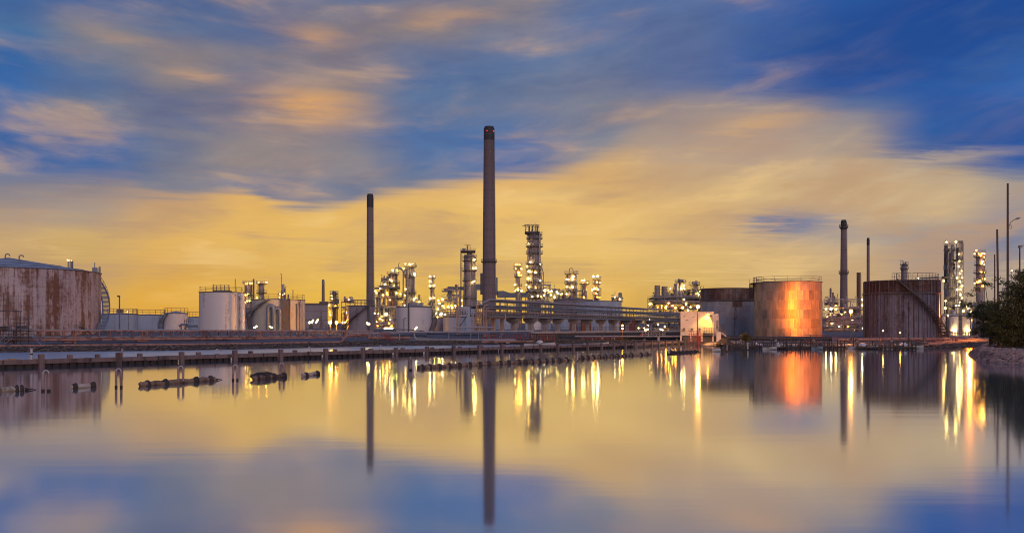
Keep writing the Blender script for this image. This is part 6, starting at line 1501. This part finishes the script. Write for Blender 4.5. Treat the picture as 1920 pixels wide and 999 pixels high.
module('crowded pipe floor with drums in front of the low dark pump house', 1541, 1622, 600, 265, 8, [600,609], 7, 64, 1.5, lamps=[(1560,606),(1573,612,'g_white'),(1590,612,'g_orange')], fill=('vessel','steel_dark','vessel_brown','tank_grey'))
# ------------------------------------------------------------------ framed tower, orange column, white vessels
D_ = 320; s = D_/F
t = module('tall dark framed tower holding two columns with a zigzag of stair lamps', 1769, 1806, 456, D_, 9, [456,470,487,505,523,541,558,575,592,606], 3, 48, .5,
  lamps=[(1774.8,453.8,'g_white',2.2),(1792,453.6,'g_white',2.2),(1798.3,476.5,'g_white',2.0),(1799,489.8,'g_white',2.0),(1797.5,500),(1803,507.5,'g_white',1.9),(1799,513),(1794.6,521,'g_white',2.4),(1803.5,521,'g_white',2.0),(1799.5,528,'g_white',2.0),(1804,536,'g_white',2.4),(1795,543,'g_white',1.7),(1800.5,542.8,'g_white',2.0),(1801,552.5),(1804,558.5,'g_white'),(1800,567),(1798.8,572.2,'g_white',2.2),(1793,573),(1772.5,577.5,'g_white',2.6),(1773,564,'g_white',1.8),(1777.5,591.5,'g_white',1.8),(1806,583,'g_white',2.4),(1769.5,526.3,'g_white',1.9)], frame='steel_dark', vessels=22, pipes=34, lampk='g_white', fill=('steel_dark','tank_grey','steel_blue'))
extra(t, D_, 'column_shell', 'tank_grey', lambda mb,s,L: mb.lathe([(.01,0),(7*s,0),(7*s,L(0,515).z),(5*s,L(0,512).z),(5*s,L(0,474).z),(.01,L(0,471).z)],18,(L(1783.5,0).x,L(0,0,4).y,0)))
extra(t, D_, 'stair_shaft', 'tank_grey', lambda mb,s,L: mb.box(L(1797.5,0).x,1.5,0,L(1806,0).x,6,L(0,452).z))
extra(t, D_, 'back_panel', 'steel_dark', lambda mb,s,L: mb.box(L(1769.5,0).x,6.5,0,L(1777,0).x,8.8,L(0,456).z))
extra(t, D_, 'overhead_pipe', 'steel_dark', lambda mb,s,L: mb.tube([L(1775,520,2),L(1775,472,2),L(1778,466,2),L(1784,466,2),L(1784,472,2)],1.4*s,8))
extra(t, D_, 'exchanger', 'steel_blue', lambda mb,s,L: mb.cyl(2.8*s,L(0,478).z,L(0,458).z,12,(L(1786,0).x,L(0,0,1).y,0)))
extra(t, D_, 'beacon_mast', 'steel_dark', lambda mb,s,L: mb.cyl(1.5*s,L(0,456).z,L(0,448.5).z,8,(L(1774,0).x,L(0,0,3).y,0)))
for k in range(9):
    y0 = 468+14*k; extra(t, D_, 'stair_flight', 'steel', lambda mb,s,L: mb.beam(L(1796 if k%2 else 1804.5,y0,-1.5),L(1804.5 if k%2 else 1796,y0+14,-1.5),.8,.25))
column('orange-lit column with lamp-ringed decks rising behind the headland trees', 1837, 13, 474, 300, (475,482,497,512,526,532), 'vessel', lamps=[(1830.6,469.5,'g_orange',2.2),(1827.3,475.6,'g_orange',2.0),(1835.3,475.8,'g_orange',2),(1842,475.3,'g_orange',2.4),(1846,475.6,'g_orange',1.8),(1845.5,482,'g_orange'),(1839,480,'g_orange',2.4),(1843,490.8,'g_white'),(1845.5,496),(1841,494,'g_orange',2.4),(1845.5,511,'g_orange'),(1840,510,'g_orange',2.6),(1827.5,531,'g_orange',1.8),(1846.5,523),(1837,527,'g_orange',3.0),(1843.5,536,'g_orange',2.2),(1833,529,'g_orange',2.2)], lampk='g_orange', seed=21, pipes=1, plat_w=1.2, top='flat')
module('low lamp-dotted units between the framed tower and the trees', 1790, 1838, 575, 280, 8, [575,588,600], 4, 49, 1.2, lamps=[(1815.5,577.8,'g_white',2.4),(1821.5,583.5),(1815.5,590.5,'g_white',2.2),(1821.5,600,'g_warm'),(1806.5,583,'g_white',2.2),(1812,575)], fill=('vessel','steel_dark'))
for xl,xr,y,lab in ((1761,1773,592.5,'white vertical vessel half hidden by the dark weathered tank'),(1780,1797,592,'white vertical vessel with a capped vent and a yellow light at its foot'),(1804.5,1822,592.5,'white vertical vessel nearest the trees with a lit foot')):
    t1 = tank(lab, xl, xr, 215, y, 'wall_white', 'dome', y-3, False, name='white_vessel', group='white vertical vessels')
    c,R,h,dep,zb = t_info[t1.name]
    if xl > 1765:
        MB().cyl(.35,h+.2,h+1.1,10).cyl(.55,h+1.1,h+1.35,10).build('vent_cap', M['post_white'], t1)
        w1 = local(t1, W((xl+xr)/2+ (.5 if xl<1800 else 1),618.5,dep)); MB().tube([(w1.x-.45,-R-.5,w1.z),(w1.x+.45,-R-.5,w1.z)],.13,6).build('lamp', M['g_flood'], t1); MB().bar((w1.x,-R-.6,w1.z+.2),(w1.x,-R+.1,w1.z+.2),.06).build('lamp_bracket', M['steel_dark'], t1)
D_ = 180; t = thing('handrail_walk', 'pinkish railed walkway before the white vessels', 'walkway', (W(1795,0,D_).x,D_,gz(1795,D_))); L = lambda px,py,dy=0: local(t, W(px,py,D_)+Vector((0,dy,0)))
a,b_ = L(1766,629),L(1845,630); MB().box(a.x,0,b_.z-.15,b_.x,1.2,a.z).build('deck', M['pier'], t)
for dy in (0,1.2): MB().rail([L(1766+5*i,629,dy) for i in range(17)],1.15,.045).build('rail', M['steel_pink'], t)
for px in (1768,1790,1812,1834): q=L(px,630); MB().box(q.x-.12,.2,-.2,q.x+.12,1,q.z).build('leg', M['pier'], t)
a,b_ = L(1768,622),L(1781,623.2); MB().box(a.x,-.8,b_.z,b_.x,.1,a.z).build('shelter_roof', M['steel_dark'], t)
for px in (1768.8,1780): q=L(px,622); MB().bar((q.x,-.7,0),(q.x,-.7,q.z),.08).build('shelter_post', M['steel_dark'], t)
t = pole_lamp('orange sodium lamp on a pole at the edge of the trees, above the white vessels', 1820, 171, 584, k='g_sodium_b', r=1.0, w=1.4, group='sodium lamps')
c_, R_t, h_t, d_t, z_t = t_info[DARK_TANK]; q_ = Vector((-c_.x,-c_.y,0)).normalized(); r_ = Vector((-q_.y, q_.x, 0)); tg = c_ + r_*(R_t*.97) + q_*(R_t*.2); tg.z = 6.0
spot(t, (-.3,-.2,ZP(584,171)-t.location.z), local(t, tg), 34000, 80, (1.0,.22,.01), .5, .15)  # added spot beam for the orange strip on the dark tank's edge
pole_lamp('small white lamp post before the dark weathered tank', 1655.5, 146, 620, k='g_white', r=1.0, w=1.4)
pole_lamp('small amber lamp standing before the dark weathered tank', 1687.5, 152, 623.5, k='g_orange', r=1.3, w=1.2)
# ------------------------------------------------------------------ poles at the headland
def utility(label, px, D_, ytop, w_, zb=1.4):
    s=D_/F; p=W(px,0,D_); t=thing('utility_pole',label,'utility pole',(p.x,p.y,zb),0,'utility poles behind the trees'); h=ZP(ytop,D_)-zb
    MB().tube([(0,0,-.5),(0,0,h)],[w_*s*.55,w_*s*.42],8).build('pole', M['wood_pole'], t)
    for k in range(3): z=h*(.93-.06*k); MB().bar((-.05,0,z),(w_*s*.9,0,z+.05),.03).build('bracket', M['steel_dark'], t)
    return t,h,s
t,h,s = utility('tallest leaning-free utility pole with a curved street lamp arm', 1889.5, 125, 344, 4.2)
t['label'] = 'tallest utility pole, carrying a curved street lamp arm'
zl_ = ZP(420,125)-1.4; MB().tube([(.1,-.1,zl_-.4),(.35,-.1,zl_+.2),(.75,-.1,zl_+.55),(1.15,-.1,zl_+.72)],.055,6).build('lamp_arm', M['steel'], t); MB().tube([(1.05,-.1,zl_+.66),(1.3,-.1,zl_+.76),(1.75,-.1,zl_+.9)],[.08,.15,.09],8).build('lamp_head', M['lamp_case'], t)
MB().tube([(.1,-.15,zl_-.5),(.4,-.15,zl_-.75),(.5,-.15,zl_-.4),(.3,-.15,zl_-.1)],.03,5).build('cable', M['pipe_black'], t)
utility('middle utility pole leaning slightly beside the tallest one', 1872.5, 135, 430, 4.0)[0].rotation_euler = (0,radians(-.8),0)
utility('shortest thin utility pole at the edge of the tree crown', 1865, 150, 477, 2.6)
t = thing('light_pole', 'slim light pole with a box head standing above the tree crown', 'light pole', (W(1912,0,120).x,120,1.4)); h=ZP(464,120)-1.4
MB().tube([(0,0,0),(0,0,h)],[.12,.09],8).build('pole', M['steel_dark'], t); MB().cbox((0,-.1,h+.1),(.35,.5,.3)).build('lamp_head', M['lamp_case'], t); MB().cbox((.12,-.1,h+.25),(.45,.6,.1)).build('head_cover', M['lamp_case'], t)
t = pole_lamp('tiny orange lamp peeping over the tree crown', 1897, 164, 507, k='g_orange', r=1.6, w=1.0)
# ------------------------------------------------------------------ clutter on the eastern mud: docks, boats, heaps
def dock(label, x0, x1, y, D_, n, seed, zd=.45):
    random.seed(seed+1200); a,b_ = W(x0,0,D_),W(x1,0,D_); t=thing('wooden_dock',label,'dock',(a.x,D_,0),0,'small docks on the mud'); L=b_.x-a.x
    k = max(6,int(L/.8))
    for i in range(k): MB().box(L*i/k+.01,random.uniform(-.05,.03),zd-.06,L*(i+1)/k-.01,1.3+random.uniform(-.05,.05),zd+random.uniform(-.008,.008)).build('plank', M['timber'], t, smooth=False)
    for dy in (.15,1.1): MB().box(0,dy-.06,zd-.22,L,dy+.06,zd-.065).build('bearer', M['timber'], t)
    for i in range(n+1):
        for dy in (.1,1.2): h=zd+random.choice([-.08,.5,.9,.3]); MB().bar((L*i/n,dy-.02,-1),(L*i/n,dy-.02,h),.075,7).build('pile', M['timber'], t)
    return t
dock('low dark dock edge with short piles before the lit shrub', 1363, 1420, 0, 131, 10, 1)
dock('low dark dock before the metal-clad tank', 1428, 1520, 0, 129, 12, 2, .38)
dock('dark dock piece below the sodium lamp reflection', 1528, 1584, 0, 129, 7, 3)
dock('low dock before the dark weathered tank, with two tall piles', 1608, 1718, 0, 129, 13, 4, .36)
def boat(label, px, D_, L_, rz, mt='boat_white', cov=None):
    p=W(px,0,D_); t=thing('rowing_boat',label,'boat',(p.x,p.y,0),rz,'small boats on the mud'); V=[];n=9
    for i in range(n):
        u=i/(n-1); w_=.62*sin(pi*min(1,.25+.75*(1-u)))*(1 if u<.98 else .05); w_=max(w_,.03); sh=.42+.22*u*u
        x=(u-.5)*L_
        for (a,z) in ((-1,sh),(-.82,.12),(-.3,-.1),(.3,-.1),(.82,.12),(1,sh)): V.append((x,a*w_,z))
    Fc=[(i*6+j,(i+1)*6+j,(i+1)*6+j+1,i*6+j+1) for i in range(n-1) for j in range(5)]+[tuple(range(6))]
    MB().add(V,Fc).build('hull', M[mt], t)
    for s_ in (-1,1): MB().tube([(V[i*6+(0 if s_<0 else 5)]) for i in range(n)],.05,5).build('gunwale', M['timber'], t)
    for u in (-.2,.15): MB().box(u*L_-.12,-.5,.28,u*L_+.12,.5,.33).build('thwart', M['timber'], t)
    if cov:
        MB().lathe([(.01,.95),(.35,.9),(.62,.6),(.66,.42)],12,(0,0,0)).build('tarpaulin', M[cov], t)
    return t
boat('small white rowing boat moored before the metal-clad tank', 1443, 127, 2.2, .15)
boat('white rowing boat lying at the dock corner beside a stack of white crates', 1462, 131, 2.6, -.5)
boat('white boat under a pale cover beside the sodium reflection', 1618, 130, 4.6, .05, 'boat_white', 'boat_white')
boat('long pale boat drawn up before the dark weathered tank', 1694, 132, 6.2, .0, 'boat_white', 'boat_white')
boat('grey boat moored at the dock piece below the sodium lamp', 1532, 128, 1.7, .1, 'tank_blue')
boat('white boat under a cover behind the jetty, below the pipe rack', 1012, 150, 5.5, .05, 'boat_white', 'boat_white')
boat('white hull behind the small jetty piles near the valve stands', 1118, 152, 4.5, -.1, 'boat_white')
def heap(label, px, D_, r, h, mt, seed, name='heap', cat='heap'):
    random.seed(seed); p=W(px,0,D_); t=thing(name,label,cat,(p.x,p.y,gz(px,D_)-.15)); q=MB().lathe([(r,0),(r*.75,h*.3),(r*.45,h*.68),(r*.15,h*.95),(.01,h)],14)
    q.v=[(x*random.uniform(.9,1.1),y*random.uniform(.9,1.1),z*random.uniform(.92,1.06)) for x,y,z in q.v]; q.build('mound', M[mt], t)
    for k in range(9):
        a=random.uniform(0,6.28); MB().ico((r*1.0*cos(a),r*1.0*sin(a),.1),random.uniform(.12,.25),0,(1,1,.6)).build('stone', M['stone'], t, smooth=False)
    return t
heap('dark cone of spoil at the water edge below the white cabin stair', 1358, 148, 1.7, 1.25, 'earth', 1)
heap('white covered dome between the shrub and the metal-clad tank', 1421, 141, .85, .62, 'boat_white', 2, 'covered_mound', 'mound')
heap('orange-lit sand bank on the mud under the sodium lamp', 1590, 136, 3.2, .45, 'sand', 3)
heap('pale sand bank before the dark weathered tank', 1690, 138, 4.0, .45, 'sand', 4)
heap('lit bank of sand before the metal-clad tank', 1490, 138, 4.2, .42, 'sand', 5)
heap('orange-lit sand ramp beside the dark spoil cone', 1337, 151, 2.2, .5, 'sand', 6)
frame_cage('dark rusty jetty frame with valves before the metal-clad tank', 1505,1552,628,645,136,8,2,'steel_dark',2.2,11,valves=9,group='dark steel frames')
frame_cage('dark pipe trestle with many uprights below the sodium lamp', 1600,1665,634,647,136,10,2,'steel_dark',1.8,12,valves=5,group='dark steel frames')
frame_cage('low dark railing with a tree-like post before the dark weathered tank', 1668,1740,636,645,137,9,1,'steel_dark',1.2,13,valves=4,group='dark steel frames')
frame_cage('thin dark fence of uprights along the pipeline before the metal-clad tank', 1425,1500,633,642,142,14,1,'steel_dark',.6,14,valves=3,group='dark steel frames')
frame_cage('rusty pipe trestle at the end of the bank by the trees', 1742,1812,634,641,150,8,1,'steel_red',1.4,15,valves=4,group='dark steel frames')
STAKE = ['before the rusty jetty frame','beside the small moored rowing boat','between the metal-clad tank and the white crates','below the middle of the metal-clad tank','by the dock piece under the sodium lamp','where the pipe trestle begins','below the stair of the dark weathered tank, first of three','below the stair of the dark weathered tank, second of three','below the stair of the dark weathered tank, third of three','standing tall before the lit edge of the dark tank','between the lit shrub and the covered mound','before the lit shrub on its water side','between the metal-clad tank and the floodlit pipework']
random.seed(91)
for k,(px,y0,y1,D_) in enumerate([(1520,628,644,133),(1447,636,648,133),(1475,640,652,129),(1502,636,651,129),(1583,640,650,130),(1600,634,652,130),(1680,638,652,129),(1703,632,651,130),(1717,636,653,128.5),(1731,620,650,140),(1411,640,650,134),(1388,640,650,136),(1556,638,651,130)]):
    p=W(px,0,D_); t=thing('mooring_stake',  'wooden stake in the mud '+STAKE[k], 'stake', (p.x,p.y,-.6),0,'stakes standing in the mud')
    MB().tube([(0,0,0),(random.uniform(-.08,.08),0,ZP(y0,D_)+.6)],[.1,.07],7).build('stake', M['timber'], t); MB().tube([(0,0,.7),(0,0,.95)],.125,7).build('rope_band', M['boom_dark'], t)
for i,(px,D_) in enumerate(((1457,128.5),(1460.5,128.3),(1458.5,128.7))):
    p=W(px,0,D_); t=thing('crate',('white crate at the dock corner, nearest the rowing boat','white crate at the dock corner, nearest the open water side','topmost white crate of the three at the dock corner')[i],'crate',(p.x,p.y,.39 if i<2 else .74),.2*i,'white crates on the dock')
    MB().box(-.15,-.15,0,.15,.15,.02).build('base', M['boat_white'], t)
    for a in range(4): 
        q=MB().box(-.15,-.15,.02,.15,-.13,.33).build('side', M['boat_white'], t); q.rotation_euler=(0,0,a*pi/2)
